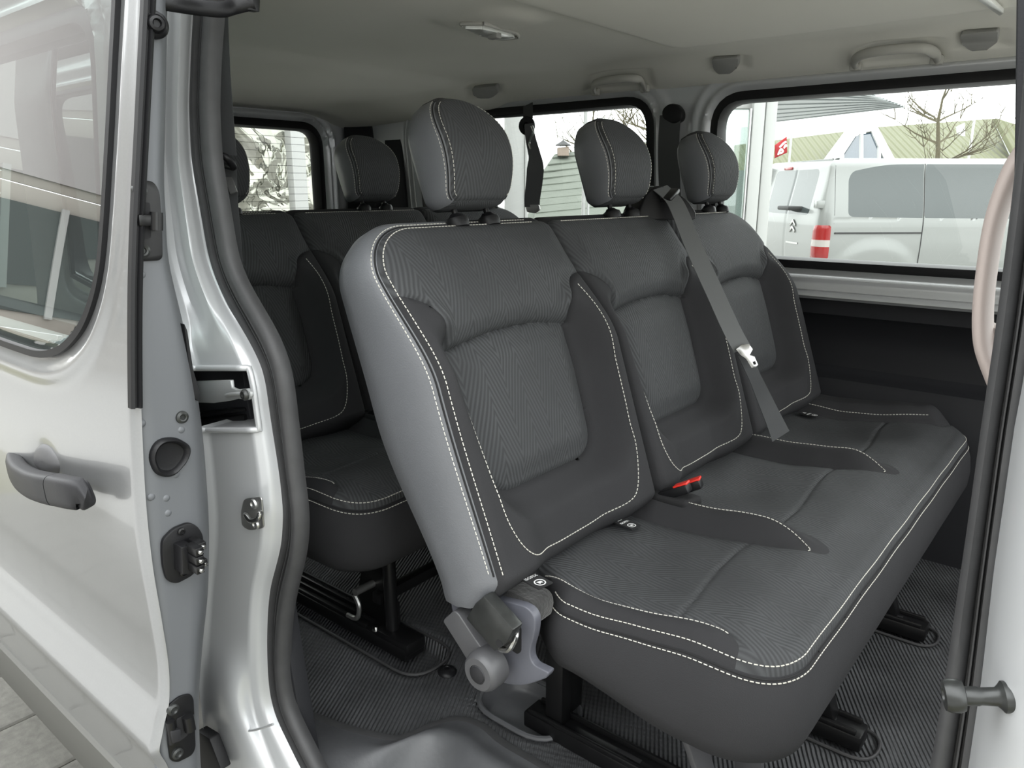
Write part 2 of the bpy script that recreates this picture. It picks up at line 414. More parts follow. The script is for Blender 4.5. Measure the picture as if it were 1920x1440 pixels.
for ip in (0, 1, 2, 3):
    p_ = POCK[ip]; sweep('pocket_rim', np.c_[np.r_[p_, p_[:1]], np.full(len(p_)+1, .004)], circ(.0035 if ip != 1 else .006, 8), SEAL if ip != 1 else TREAD, floor, (0, 0, 1))
# raised rim of the mat along the tread
rim = np.stack([edge_c[:, 0], edge_c[:, 1]+.008, np.full(len(edge_c), .001)], 1)
sweep('mat_rim', rim, [(-.010, -.004), (-.008, .0035), (0, .005), (.008, .0035), (.010, -.004)], SEAL, floor, (0, 0, 1))
# smooth plastic sill tread
xs_t = np.linspace(-1.40, .2, 200); vv = np.linspace(0, 1, 40)
TX, TV = np.meshgrid(xs_t, vv); TX = TX.ravel(); TV = TV.ravel()
TY = .585+(edge_y(TX)-.585)*TV
dip = sm(-1.02, -.80, TX)
TZ = .004+.018*np.sin(np.clip(TV, 0, 1)*PI)*(1-dip*.6) - dip*.17*(1-sm(.50, .86, TV)) + .014*np.exp(-((TV-.84)/.09)**2)*dip
TZ += -.05*(1-sm(0, .12, TV))
TF = np.array([(j*200+i, j*200+i+1, (j+1)*200+i+1, (j+1)*200+i) for j in range(39) for i in range(199)])
struct(mk('trim_1', np.stack([TX, TY, TZ], 1), TF, TREAD, None, None, True, 60), 'smooth grey plastic tread along the door sill')
# liner of the near pocket
pk = POCK[1]; pkc = pk.mean(0)
V = []; F = []; n = len(pk)
for k, (sc, z) in enumerate(((1.0, .006), (.94, .004), (.86, -.018), (.78, -.026), (0.02, -.026))):
    for p in pk: q = pkc+(p-pkc)*sc; V.append((q[0], q[1], z))
for k in range(4):
    for i in range(n): F.append((k*n+i, k*n+(i+1) % n, (k+1)*n+(i+1) % n, (k+1)*n+i))
mk('pocket_liner', V, F, TREAD, floor, None, True, 60)
# round fixing on the mat
b0 = at(838, 1258, 'z', .004)
lathe('floor_bolt', [(.0, .006), (.006, .006), (.0075, .0075), (.016, .005), (.021, .001), (.022, -.003)], b0, (0, 0, 1), BLACK, floor)

# ceiling: the headliner
CZ = 1.40
panel = rrect(-1.05, .4, .95, 1.95, .05)
def ceil_base(Q):
    x, y = Q[:, 0], Q[:, 1]
    z = CZ - .055*sm(2.08, 2.36, y)**1.0 - .05*(1-sm(.60, .85, y))
    z -= .018*sm(-1.9, -2.05, x)*1.0 + .03*sm(-2.1, -2.9, x)
    z -= .016*(1-sm(-.035, .0, sdf(Q, panel)))
    lamp = rrect(-1.30, -1.12, 1.335, 1.46, .05); z -= .012*(1-sm(-.01, .05, sdf(Q, lamp)))
    return z
def ceil_pt(px, py):
    P_ = np.array([at(px, py, 'y', y) for y in np.linspace(.62, 2.36, 600)])
    h = P_[:, 2]-ceil_base(P_[:, :2]); i = np.where(h >= 0)[0]
    return P_[i[0]] if len(i) else at(px, py, 'y', 2.33)
NICHE = [round_poly([ceil_pt(x, y)[:2] for x, y in c_], .02, 4) for c_ in ([(1096, 172), (1104, 140), (1140, 131), (1222, 127), (1232, 165)], [(1588, 128), (1596, 92), (1640, 76), (1768, 68), (1780, 112)], [(868, 186), (872, 160), (948, 156), (950, 180)], [(1326, 136), (1330, 106), (1405, 101), (1408, 130)], [(1790, 96), (1794, 56), (1892, 50), (1900, 90)])]
def ceil_z(Q):
    z = ceil_base(Q)
    for p in NICHE: z += .007*(1-sm(-.02, .004, sdf(Q, p)))
    return z
nx, ny = 260, 150
cx, cy = np.meshgrid(np.linspace(-2.93, .5, nx), np.r_[np.linspace(.60, 2.05, 80), np.linspace(2.06, 2.365, 70)])
CQ = np.stack([cx.ravel(), cy.ravel()], 1)
CF = np.array([(j*nx+i, (j+1)*nx+i, (j+1)*nx+i+1, j*nx+i+1) for j in range(ny-1) for i in range(nx-1)])
ceiling = struct(mk('ceiling', np.stack([CQ[:, 0], CQ[:, 1], ceil_z(CQ)], 1), CF, LINER, None, CQ, True, 60), 'pale grey cloth headliner of the van roof')
slab('roof_skin', [(-2.97, .58, 1.46), (.5, .58, 1.46), (.5, 2.40, 1.46), (-2.97, 2.40, 1.46)], (0, 0, .02), PAINT, ceiling)

# wall made of a sheet with window openings: frame beads come from the distance to the opening
def windowed_wall(name, u0, u1, v0, v1, nu, nv, frame, wins, parts, mat, extra=None, gasket=.030, bead=.030, kind_label=None, beadh=.014):
    def wf(Q, e):
        w_ = np.zeros(len(Q)) if extra is None else extra(Q)
        for p in wins:
            d = sdf(Q, p)
            w_ = w_ - .030*(1-sm(-.004, .012, d)) - .012*(1-sm(gasket-.004, gasket+.004, d))
            w_ += beadh*np.exp(-((d-gasket-.020)/.011)**2) + beadh*.7*np.exp(-((d-gasket-.058)/.013)**2)
        return w_
    outer = []
    for p in wins:
        t = np.roll(p, -1, 0)-np.roll(p, 1, 0); nn = np.stack([t[:, 1], -t[:, 0]], 1); nn /= np.linalg.norm(nn, axis=1)[:, None]
        outer.append(p+nn*gasket)
    sn = [(p, True) for p in wins]+[(p, True) for p in outer]
    pd = Pad(lambda v: u0, lambda v: u1, np.linspace(v0, v1, nv), nu, wf, frame, sn)
    hole = np.zeros(len(pd.F), bool); gas = np.zeros(len(pd.F), bool)
    for p, q in zip(wins, outer):
        h = inside(pd.C, p); g = inside(pd.C, q) & ~h; hole |= h; gas |= g
    o = struct(pd.part(name, ~hole & ~gas, mat, None), kind_label)
    return pd, o, outer
def ring_solid(name, p, q, frame, w0, w1, mat, parent):
    """black rubber surround between opening p and its outer line q"""
    n = len(p); V = []; F = []; q2 = q+(q-p)*.18
    for poly, w_ in ((q2, -.004), (q*.6+p*.4, w1), (p*.8+q*.2, w1), (p, w0+.3*(w1-w0)), (p, w0-.02), (q2, w0-.02)):
        V.append(frame(poly[:, 0], poly[:, 1], np.full(n, w_)))
    V = np.concatenate(V)
    for k in range(6):
        for i in range(n): F.append((k*n+i, k*n+(i+1) % n, ((k+1) % 6)*n+(i+1) % n, ((k+1) % 6)*n+i))
    return mk(name, V, F, mat, parent, None, True, 50)
def pane(name, p, frame, w_, mat, label):
    n = len(p); c = frame(p[:, 0], p[:, 1], np.full(n, w_))
    bm = bmesh.new(); f = bm.faces.new([bm.verts.new(tuple(v)) for v in c]); bmesh.ops.triangulate(bm, faces=[f])
    return struct(link(name, bm_mesh(name, bm, False), mat), label)
def dense(p, step=.012):
    out = []
    for a, b in zip(p, np.roll(p, -1, 0)):
        k = max(1, int(np.linalg.norm(b-a)/step)); out += [a+(b-a)*i/k for i in range(k)]
    return np.array(out)
# far side wall
FARW = lambda u, v, w: np.stack([u, 2.385-.05*np.clip((v-.8)/.55, -1.6, 1.2)-w, v], 1)
W1 = dense(rrect(-1.085, .42, .825, 1.288, .075)); W2 = dense(rrect(-2.42, -1.350, .815, 1.300, .075))
def far_extra(Q):
    z = Q[:, 1]; w_ = np.zeros(len(Q))
    w_ += .060*sm(.794, .776, z) + .022*sm(.780, .742, z) - .014*np.exp(-((z-.736)/.004)**2) + .010*np.exp(-((z-.724)/.005)**2)
    return w_
fpd, wall_far, fo = windowed_wall('wall_far', -2.90, .45, .715, 1.40, 330, 150, FARW, [W1, W2], None, PAINT_IN, far_extra, kind_label='silver painted inner wall around the far side windows')
for i, (p, q) in enumerate(zip((W1, W2), fo)):
    g = pane('window_%d' % (i+1), p, FARW, -.045, GLASS, ('wide fixed far side pane looking onto the parked silver van', 'fixed rear far side pane behind the near headrest')[i])
    ring_solid('window_gasket', p, q, FARW, -.03, .004, BLACK, g)
# black lower trim of the far wall, stepped
FT = [(.722, .110), (.715, .105), (.71, .070), (.665, .066), (.655, .050), (.60, .010), (.56, .004), (.50, .012), (.485, .030), (.475, .085), (.46, .095), (.32, .12), (.05, .14), (-.02, .14)]
fx = np.linspace(-2.9, .45, 80); V = []; F = []
for x in fx:
    for z, w_ in FT: V.append((x, 2.385+.06-w_-.02, z))
m = len(FT)
for i in range(len(fx)-1):
    for j in range(m-1): F.append((i*m+j, i*m+j+1, (i+1)*m+j+1, (i+1)*m+j))
mk('lower_trim', V, F, TRIM, wall_far, None, True, 35)
# rear wall: tailgate
REARW = lambda u, v, w: np.stack([-2.90-.02*0+w+.0*u, u, v], 1)
W3 = dense(rrect(.83, 2.165, .74, 1.278, .07))
rpd, wall_rear, ro = windowed_wall('wall_rear', .55, 2.40, .0, 1.42, 180, 140, REARW, [W3], None, PAINT_IN, None, gasket=.035, kind_label='silver inner skin of the tailgate around the rear window', beadh=.02)
g3 = pane('window_3', W3, REARW, -.04, GLASS, 'heated tailgate pane behind the rear bench')
ring_solid('window_gasket', W3, ro[0], REARW, -.03, .006, BLACK, g3)
V = []; F = []
for k in range(16):
    z = .80+.03*k; i0 = len(V)
    for y, dz in ((.86, 0), (2.14, 0), (2.14, .0014), (.86, .0014)): V.append((-2.935, y, z+dz))
    F.append((i0, i0+1, i0+2, i0+3))
mk('heating_wires', V, F, TRIM, g3, None, False)
# dark D-pillar trim between tailgate and far window
slab('pillar_trim', [(-2.88, 2.30, 1.36), (-2.88, 2.30, .3), (-2.72, 2.335, .3), (-2.72, 2.335, 1.36)], (0, .04, 0), TRIM, wall_rear, .012)
slab('pillar_trim', [(-2.66, 2.345, 1.36), (-2.66, 2.345, .3), (-2.54, 2.345, .3), (-2.54, 2.345, 1.36)], (0, .03, 0), TRIM, wall_rear, .01)
slab('luggage_trim', [(-2.86, .62, .62), (-2.86, 2.32, .62), (-2.86, 2.32, 0.0), (-2.86, .62, 0.0)], (-.03, 0, 0), TRIM, wall_rear, .01)

# near side: body around the door opening, pillar by pillar
NEARW = lambda u, v, w: np.stack([u, .545+.05*np.clip((v-.8)/.55, 0, 1.2)-w, v], 1)
W4 = dense(rrect(-2.42, -1.36, .80, 1.29, .07))
npd, wall_near, no_ = windowed_wall('wall_near', -2.90, -1.16, .05, 1.42, 160, 120, NEARW, [W4], None, PAINT, None, kind_label='silver body side around the door opening')
g4 = pane('window_4', W4, NEARW, -.03, GLASSQ, 'rear quarter pane seen through the open sliding door')
ring_solid('window_gasket', W4, no_[0], NEARW, -.02, .003, BLACK, g4)
# interior trim behind the near rear pillar
slab('pillar_trim', [(-1.30, .645, 1.37), (-1.16, .645, 1.37), (-1.15, .645, .80), (-1.30, .645, .80)], (0, .02, 0), TRIM, wall_near, .004)
slab('side_trim', [(-2.88, .62, .80), (-1.06, .62, .80), (-1.0, .65, -.02), (-2.88, .65, -.02)], (0, .03, 0), TRIM, wall_near, .004)

# C-pillar: painted return between the open door and the rubber seal, read row by row
PY = [-60, 0, 100, 200, 300, 400, 480, 520, 560, 600, 640, 680, 692, 720, 760, 800, 812, 860, 900, 960, 1020, 1060, 1100, 1150, 1200, 1250, 1300, 1340, 1380, 1410, 1440, 1520]
SL = dict(zip(PY, [380, 366, 360, 356, 360, 378, 392, 406, 425, 447, 469, 489, 493, 500, 505, 511, 513, 521, 527, 533, 530, 520, 508, 503, 502, 503, 507, 517, 537, 552, 567, 615]))
SR = dict(zip(PY, [425, 413, 405, 402, 408, 425, 438, 450, 470, 494, 518, 535, 538, 543, 548, 552, 554, 559, 563, 572, 570, 560, 549, 541, 537, 536, 541, 552, 572, 587, 602, 650]))
DE = dict(zip(PY, [305, 305, 305, 303, 300, 304, 310, 318, 326, 335, 345, 354, 356, 361, 367, 372, 373, 377, 380, 384, 385, 384, 383, 380, 375, 371, 367, 367, 369, 371, 373, 380]))
YS = .625
def y_lat(t):   # depth across the return: step, channel, ridge, flange
    return np.interp(t, [0, .10, .22, .34, .46, .56, .68, .80, .90, 1.0], [.545, .545, .552, .580, .592, .588, .590, .604, .618, YS])
tt = np.r_[np.linspace(0, .9, 37), np.linspace(.9, 1.0, 6)[1:]]
rows = np.unique(np.r_[np.linspace(-60, 1520, 150).round(1), 692., 806.])
V = []; keep = []
nt_ = len(tt)
for r in rows:
    a = np.interp(r, PY, [DE[k] for k in PY])-34; b = np.interp(r, PY, [SL[k] for k in PY])+6
    b_s = b
    low = sm(560, 660, r)                       # below the waist the return is flatter and wider
    for t in tt:
        y = y_lat(t)*(1-low)+(np.interp(t, [0, .15, .3, .75, .86, 1.0], [.545, .556, .572, .592, .604, YS]))*low
        lo2 = sm(1180, 1330, r); y += lo2*(-.02*math.sin(min(1, max(0, (t-.25)/.5))*PI))
        V.append(at(a+(b-a)*t, r, 'y', y))
# smooth rows along the pillar
VV = np.array(V).reshape(len(rows), nt_, 3)
for _ in range(3): VV[1:-1] = (VV[:-2]+2*VV[1:-1]+VV[2:])/4
F = []; i_r0 = int(np.where(rows == 692.)[0][0]); i_r1 = int(np.where(rows == 806.)[0][0]); jc = 34
for i in range(len(rows)-1):
    for j in range(nt_-1):
        if i_r0 <= i < i_r1 and 6 <= j < jc: continue
        F.append((i*nt_+j, i*nt_+j+1, (i+1)*nt_+j+1, (i+1)*nt_+j))
mk('door_pillar', VV.reshape(-1, 3), F, PAINT_IN, wall_near, None, True, 60)
# slot for the door's roller arm: rolled lip, and a black sheet standing in for the shade inside
loop = [VV[i_r0, j] for j in range(6, jc+1)]+[VV[i, jc] for i in range(i_r0+1, i_r1+1)]+[VV[i_r1, j] for j in range(jc-1, 5, -1)]
loop = np.array(loop); lc = loop.mean(0)
V = []; F = []; n = len(loop)
for sc, dy in ((1.06, -.004), (1.02, -.009), (.97, -.004), (.93, .012), (.90, .055), (.90, .060), (.90, .060), (.90, .060)):
    q = lc+(loop-lc)*[sc*1.0, 1, sc]; q = q.copy(); q[:, 1] = loop[:, 1]+dy
    q[:, 0] = np.maximum(q[:, 0], loop[:, 0].min()-.02)
    V.append(q)
for k in range(7):
    for i in range(n-1): F.append((k*n+i, k*n+i+1, (k+1)*n+i+1, (k+1)*n+i))
mk('arm_slot', np.concatenate(V), F, PAINT_IN, wall_near, None, True, 60)
lp_ = loop.copy(); lp_[:, 1] -= .004
sweep('slot_lip', lp_, circ(.0050, 10), PAINT_IN, wall_near, (0, 1, 0))
slab('slot_cavity', [lc+(p_-lc)*[.97, 0, .97]+[0, .064, 0] for p_ in loop], (0, .01, 0), BLACK, wall_near)
a_, b_ = at(372, 793, 'y', .60), at(470, 779, 'y', .632)
bar('rail_lip', a_, b_, .03, .010, BLACKG, wall_near, .002)
bar('rail_lip', a_+np.array([0, 0, .014]), b_+np.array([0, 0, .013]), .02, .006, BLACKG, wall_near, .002)
a_, b_ = at(372, 770, 'y', .645), at(452, 760, 'y', .648)
bar('guide_rail', a_, b_, .012, .045, BLACKG, wall_near, .003)
a_, b_ = at(440, 722, 'y', .640), at(475, 722, 'y', .645)
bar('guide_rail', a_, b_, .012, .016, BLACKG, wall_near, .003)
# seam bead at the sill and weld bead
sweep('sill_bead', cr([at(452, 1372, 'y', .575), at(480, 1368, 'y', .578), at(512, 1358, 'y', .585)], 6), circ(.0022, 8), PAINT_IN, wall_near)
slabpx('sill_gap', [(368, 1370), (392, 1385), (415, 1445), (372, 1445)], 'y', .535, .02, RUBBER, wall_near, .003)

# rubber seal of the door opening: a loop of double-lobed profile
cl = []; hw = []
for r in range(-60, 1521, 12):
    a = np.interp(r, PY, [SL[k] for k in PY]); b = np.interp(r, PY, [SR[k] for k in PY])
    pa, pb = at(a, r, 'y', YS), at(b, r, 'y', YS+.008); cl.append((pa+pb)/2); hw.append(np.linalg.norm(pb-pa)/2)
BPY = [0, 280, 380, 503, 580, 727, 800, 960, 1070, 1220, 1280, 1440, 1560]
BL = [1942, 1917, 1905, 1889, 1880, 1860, 1848, 1829, 1813, 1793, 1786, 1761, 1741]
BR = [2005, 1983, 1972, 1957, 1946, 1922, 1908, 1885, 1869, 1852, 1845, 1821, 1800]
cr_r = []; hr = []
for r in range(1540, -61, -40):
    a = np.interp(r, BPY, BL); b = np.interp(r, BPY, BR)
    pa, pb = at(a, r, 'y', .632), at(b, r, 'y', .618); cr_r.append((pa+pb)/2); hr.append(np.linalg.norm(pb-pa)/2)
zlow = -.005
p_end, q_beg = np.array(cl[-1]), np.array(cr_r[0])
mid = cr([p_end, p_end+[.07, 0, -.05], p_end+[.16, 0, -.075], [-.5, .625, zlow], q_beg+[-.14, 0, -.42], q_beg+[-.035, 0, -.34], q_beg+[-.005, 0, -.2], q_beg], 8)[1:-1]
path = np.concatenate([cl, mid, cr_r]); hwid = np.r_[hw, np.full(len(mid), .024), hr]
for _ in range(6):
    path[1:-1] = (path[:-2]+2*path[1:-1]+path[2:])/4; hwid[1:-1] = (hwid[:-2]+2*hwid[1:-1]+hwid[2:])/4
prof = [(-1.0, .010), (-.94, -.004), (-.70, -.010), (-.45, -.011), (-.30, -.010), (-.27, .002), (-.15, .002), (-.12, -.006), (-.04, -.006), (-.01, .002), (.11, .002), (.15, -.006), (.30, -.010), (.52, -.012), (.76, -.010), (.95, -.003), (1.0, .006), (.8, .016), (-.8, .014)]
sc = np.stack([hwid, np.ones(len(hwid))], 1)
sweep('door_seal', path, [(-a, b) for a, b in prof], SEAL, wall_near, (0, 1, 0), sc, False, True, 60)
# B-pillar: painted column to the right of the seal
V = []; F = []; n = 9
for r in range(-60, 1560, 20):
    b = np.interp(r, BPY, BR)
    for k, (dx, y) in enumerate(((-14, .628), (-4, .612), (6, .585), (22, .572), (46, .556), (90, .545), (190, .530), (420, .520), (900, .515))):
        V.append(at(b+dx, r, 'y', y))
R_ = len(V)//n
for i in range(R_-1):
    for j in range(n-1): F.append((i*n+j, i*n+j+1, (i+1)*n+j+1, (i+1)*n+j))
mk('door_pillar', V, F, PAINT_IN, wall_near, None, True, 60)
# interior side of the B-pillar
slabpx('pillar_trim', [(1905, -40), (2750, -40), (2600, 1500), (1790, 1500), (1868, 860), (1898, 560)], 'y', .66, .02, TRIM, wall_near, .004)
# ledges closing the shell
slab('header', [(-1.15, .60, 1.42), (.4, .60, 1.42), (.4, .60, 1.33), (-1.15, .60, 1.33)], (0, .02, 0), PAINT_IN, wall_near, .004)
# bulkhead line: front of cabin ahead of the bench, out of frame
wf_ = struct(mk('wall_front', [(.5, .62, -.05), (.5, 2.40, -.05), (.5, 2.40, .62), (.5, .62, .62)], [(0, 1, 2, 3)], TRIM, None, None, False), 'dark backs of the front seats facing the bench')
# guide pin on the B-pillar
pA, pB = at(1773, 1304, 'y', .545), at(1893, 1307, 'y', .560)
axv = Vector(pA)-Vector(pB); Lp = axv.length
pin = lathe('guide_pin', [(.0, -.003), (.0095, -.003), (.0105, .000), (.0105, .004), (.0080, .006), (.0062, .008), (.0058, Lp*.45), (.0064, Lp*.50), (.0064, Lp-.012), (.0100, Lp-.011), (.0112, Lp-.008), (.0112, Lp-.002), (.0100, Lp+.001), (.0048, Lp+.0015), (.0040, Lp+.000), (.0036, Lp-.003), (0, Lp-.003)], pB, axv, STEELK, wall_near, 32)
pin['label'] = 'black metal guide pin with star socket head'
# ------------------------------------------------------------------ seats
RECL_A = math.atan2(.185, .565)
BO = np.array([-.70, 0, .42])                       # foot of the backrest front
BV = np.array([-math.sin(RECL_A), 0, math.cos(RECL_A)]); BW = np.array([math.cos(RECL_A), 0, math.sin(RECL_A)])
def FR_BACK(u, v, w): return BO[None]+np.asarray(u)[:, None]*np.array([0, 1, 0])+np.asarray(v)[:, None]*BV+np.asarray(w)[:, None]*BW
HB = .595
CEN = [1.0, 1.475, 1.950]; HWS = .2345
def panel_poly(c):
    top = cr([(-.170, .382), (-.08, .396), (0, .401), (.08, .398), (.158, .384)], 6)
    low = round_poly([(.158, .384), (.155, .250), (.150, .136), (-.140, .136), (-.158, .250), (-.170, .382)], [.0, .05, .06, .06, .05, .0], 8)
    P = np.concatenate([top[:-1], low[1:-1]]); return P+[c, 0]
def make_back(k, root):
    c = CEN[k]; L, R = c-HWS, c+HWS
    rtl = .085 if k == 0 else .022; rtr = .10 if k == 2 else .022
    def corner(v, r): 
        x = np.clip((v-(HB-r))/r, 0, 1); return r*(1-math.sqrt(max(0, 1-x*x)))
    def lo(v): return L+corner(v, rtl)*(1.15 if k == 0 else 1)+.012*(1-sm(0, .35, v))-.006*math.sin(v/HB*PI)*(k == 0)
    def hi(v): return R-corner(v, rtr)*(1.1 if k == 2 else 1)+.018*sm(.5, .25, v)*(k == 2)
    pp = panel_poly(c)
    sbL = cr([(c-.170, .382), (c-.175, .42), (c-.190, .455), (c-.225, .476), (c-.27, .484)], 6)
    sbR = cr([(c+.158, .384), (c+.160, .425), (c+.176, .455), (c+.212, .474), (c+.27, .480)], 6)
    topc = pp[np.abs(pp[:, 1]-.39) < .013]
    shoulder = np.concatenate([sbL[::-1], cr([(c-.170, .382), (c-.08, .396), (c, .401), (c+.08, .398), (c+.158, .384)], 6), sbR, [(c+.35, .48), (c+.35, .8), (c-.35, .8), (c-.35, .484)]])
    def wf(Q, e):
        du = Q[:, 0]-c; v = Q[:, 1]; d = sdf(Q, pp)
        lat = sm(.07, .16, np.abs(du))
        bol = (.064*lat+.034*(1-lat))
        ds_, _ = seg_dist(Q, sbL, False); dr_, _ = seg_dist(Q, sbR, False); ins = inside(Q, shoulder)
        dsh = np.minimum(ds_, dr_)
        fade = np.where(ins, .30, .30+.70*sm(0, .05, dsh))
        w_ = bol*sm(0, .058, d)*(1-np.where(ins, sm(0, .03, dsh), 0)*sm(.005, .05, e))*sm(.53, .33, v)
        w_ = w_*(1-.35*sm(.03, -.0, v))
        w_ += .015*sm(0, .05, -d)
        up = np.where(ins, 1, 0)*sm(-.012, .035, np.minimum(dsh, np.where(ins, d, 9)))
        w_ += .020*up*(1-.75*sm(.44, .60, v))*sm(.0, .05, e)
        dp, _ = seg_dist(Q, pp); g = np.minimum(dp, dsh)
        w_ -= .007*np.exp(-(g/.0045)**2)*sm(.0, .02, e)
        w_ -= .05*sm(.40, .66, v)**2
        r = .018; q = np.clip(r-e, 0, r); w_ -= r-np.sqrt(np.maximum(r*r-q*q, 0))
        return w_
    vs = np.r_[np.linspace(0, .03, 6)[:-1], np.linspace(.03, HB-.10, 112)[:-1], HB-.10+.10*np.sin(np.linspace(0, PI/2, 34))]
    t = np.linspace(0, 1, 120); us = t-.028*np.sin(2*PI*t)
    pd = Pad(lo, hi, vs, 120, wf, FR_BACK, [(pp, True), (sbL, False), (sbR, False)], us)
    mp = inside(pd.C, pp); ms = inside(pd.C, shoulder) & ~mp
    back = pd.part('backrest', ~mp & ~ms, CLOTH, root)
    pd.part('centre_panel', mp, CHEV, back); pd.part('shoulder_panel', ms, CHEV, back)
    prof = [(0, 0), (.006, .06), (.012, .16), (.016, .35), (.014, .62), (.006, .85), (-.012, .97), (-.03, 1.0)]
    wb = lambda OL: -.138+.045*sm(.30, 0.0, OL[:, 1])
    if k == 0:
        m = len(pd.loop); a = pd.nu-1; b = a+pd.nv-1; cidx = b+pd.nu-1
        mask = np.zeros(m, bool); mask[cidx:] = True; mask[b+int(pd.nu*.55):cidx] = True
        lm = pd.sides('side_panel', prof, wb, LEATHER, back, False, mask); lm['label'] = 'grey leatherette side of the near backrest'
        pd.sides('back_shell', prof, wb, TRIM, back, True, ~mask)
    else: pd.sides('back_shell', prof, wb, CLOTHD, back, True)
    # seams and thread
    OL = pd.outline; m = len(OL); a = pd.nu-1; b = a+pd.nv-1; cidx = b+pd.nu-1; nr = pd.normals()
    paths = []
    if k == 0:
        left = np.r_[np.arange(b+int(pd.nu*.1), cidx), np.arange(cidx, m-6)]
        in1 = OL[left]-nr[left]*.0035
        paths.append(pd.surf(in1, .0008))
        q, _ = pd.ring(.0060, .055, wb); paths.append(q[left])
        q0, _ = pd.ring(.0022, .018, wb); tube('piping', q0[left], .0016, SEAM, back, 6)
    elif k == 1:
        top = np.arange(b+3, cidx-3); paths.append(pd.surf(OL[top]-nr[top]*.005, .0008))
    else:
        top = np.arange(b+3, cidx-3); paths.append(pd.surf(OL[top]-nr[top]*.005, .0008))
    # U-shaped stitch over the bolsters
    ust = cr([(c+.196, .452), (c+.205, .40), (c+.204, .30), (c+.200, .18), (c+.188, .10), (c+.155, .045), (c+.08, .032), (c, .030), (c-.08, .032), (c-.150, .045), (c-.186, .10), (c-.197, .18), (c-.201, .30), (c-.205, .37)], 12)
    paths.append(pd.surf(ust, .0008))
    stitches('stitching', paths, THREAD, back)
    return back
def FR_HEAD(c):
    O = BO+BV*(HB+.034)+BW*(-.085)
    return lambda u, v, w: O[None]+np.asarray(u)[:, None]*np.array([0, 1, 0])+np.asarray(v)[:, None]*(BV*.96+np.array([0, 0, .0]))+np.asarray(w)[:, None]*BW
def make_head(c, root):
    H = .192
    def hwid(v):
        x = v/H
        return (.075+.008*math.sin(min(1, x/.55)*PI/2))*1.0
    def cor(v, r0, r1):
        x = np.clip((v-(H-r1))/r1, 0, 1); t = r1*(1-math.sqrt(max(0, 1-x*x)))*.95
        y = np.clip((r0-v)/r0, 0, 1); return t+r0*(1-math.sqrt(max(0, 1-y*y)))
    lo = lambda v: c-hwid(v)+cor(v, .020, .078); hi = lambda v: c+hwid(v)-cor(v, .020, .078)
    def wf(Q, e):
        v = Q[:, 1]/H; du = Q[:, 0]-c
        w_ = .060+.040*np.sin(np.clip(v*.9+.08, 0, 1)*PI)-.35*du*du
        r = .008; q = np.clip(r-e, 0, r); w_ -= r-np.sqrt(np.maximum(r*r-q*q, 0))
        return w_
    vs = np.r_[.020-.020*np.cos(np.linspace(0, PI/2, 10)), np.linspace(.020, H-.078, 22)[1:-1], H-.078+.078*np.sin(np.linspace(0, PI/2, 26))]
    pd = Pad(lo, hi, vs, 40, wf, FR_HEAD(c))
    head = pd.part('headrest', np.ones(len(pd.F), bool), CHEV, root)
    prof = [(0, 0), (.003, .05), (.006, .14), (.007, .45), (.003, .75), (-.008, .90), (-.022, .98), (-.04, 1.0)]
    m = len(pd.loop); i1 = pd.nu-1; i2 = i1+pd.nv-1; i3 = i2+pd.nu-1; nr = pd.normals(); OL = pd.outline
    msk = np.abs(nr[:, 0]) > .55
    pd.sides('top_band', prof, -.012, CHEV, head, True, ~msk)
    for sg in (-1, 1):
        mk_ = msk & (nr[:, 0]*sg > 0); pd.sides('side_panel', prof, -.012, LEATHER, head, False, mk_)
        rng = [i for i in (np.arange(i1, i2+1) if sg > 0 else np.r_[np.arange(i3, m), 0]) ]
        rng = np.array([i % m for i in rng if msk[i % m]])
        p1 = pd.surf(OL[rng]-nr[rng]*.0030, .0006); q, _ = pd.ring(.0048, .07, -.012); q0, _ = pd.ring(.0022, .030, -.012)
        tube('piping', q0[rng], .0013, SEAM, head, 6)
        stitches('stitching', [p1, q[rng]], THREAD, head, .0045, .0025, .0006)
    for s in (-1, 1):
        f = FR_HEAD(c); a = f([c+s*.042], [.02], [.035])[0]; b = f([c+s*.042], [-.10], [.035])[0]
        tube('post', [a, (a+b)/2, b], .0055, BLACKG, head, 10, None, (0, 1, .01))
        o = f([c+s*.042], [-.034], [.035])[0]
        lathe('post_sleeve', [(.020, -.006), (.021, .004), (.019, .010), (.012, .014), (.009, .018), (0, .018)], o, BV, BLACK, head, 20)
    return head
# cushion of the whole bench
CX0, CX1, CY0, CY1 = -.735, -.264, .862, 2.235
ISL = []
for yc, tip, hw_ in ((1.240, -.328, .048), (1.712, -.328, .048)):
    ISL.append(cr([(-.80, yc-hw_*.95), (-.65, yc-hw_), (-.47, yc-hw_*.94), (-.38, yc-hw_*.76), (-.340, yc-hw_*.40), (tip, yc+.004), (-.340, yc+hw_*.45), (-.38, yc+hw_*.78), (-.47, yc+hw_*.94), (-.65, yc+hw_), (-.80, yc+hw_*.95)], 6)[:, ::-1])
farisl = cr([(-.80, 2.105), (-.65, 2.10), (-.48, 2.112), (-.37, 2.135), (-.325, 2.175), (-.325, 2.4), (-.80, 2.4)], 6)[:, ::-1]
nearisl = np.array(cr([(-.80, .925), (-.70, .915), (-.60, .902), (-.48, .898), (-.38, .905), (-.345, .898), (-.33, .87), (-.34, .80), (-.8, .80)], 6))[:, ::-1]
def FR_CUSH(u, v, w): return np.stack([v, u, w], 1)
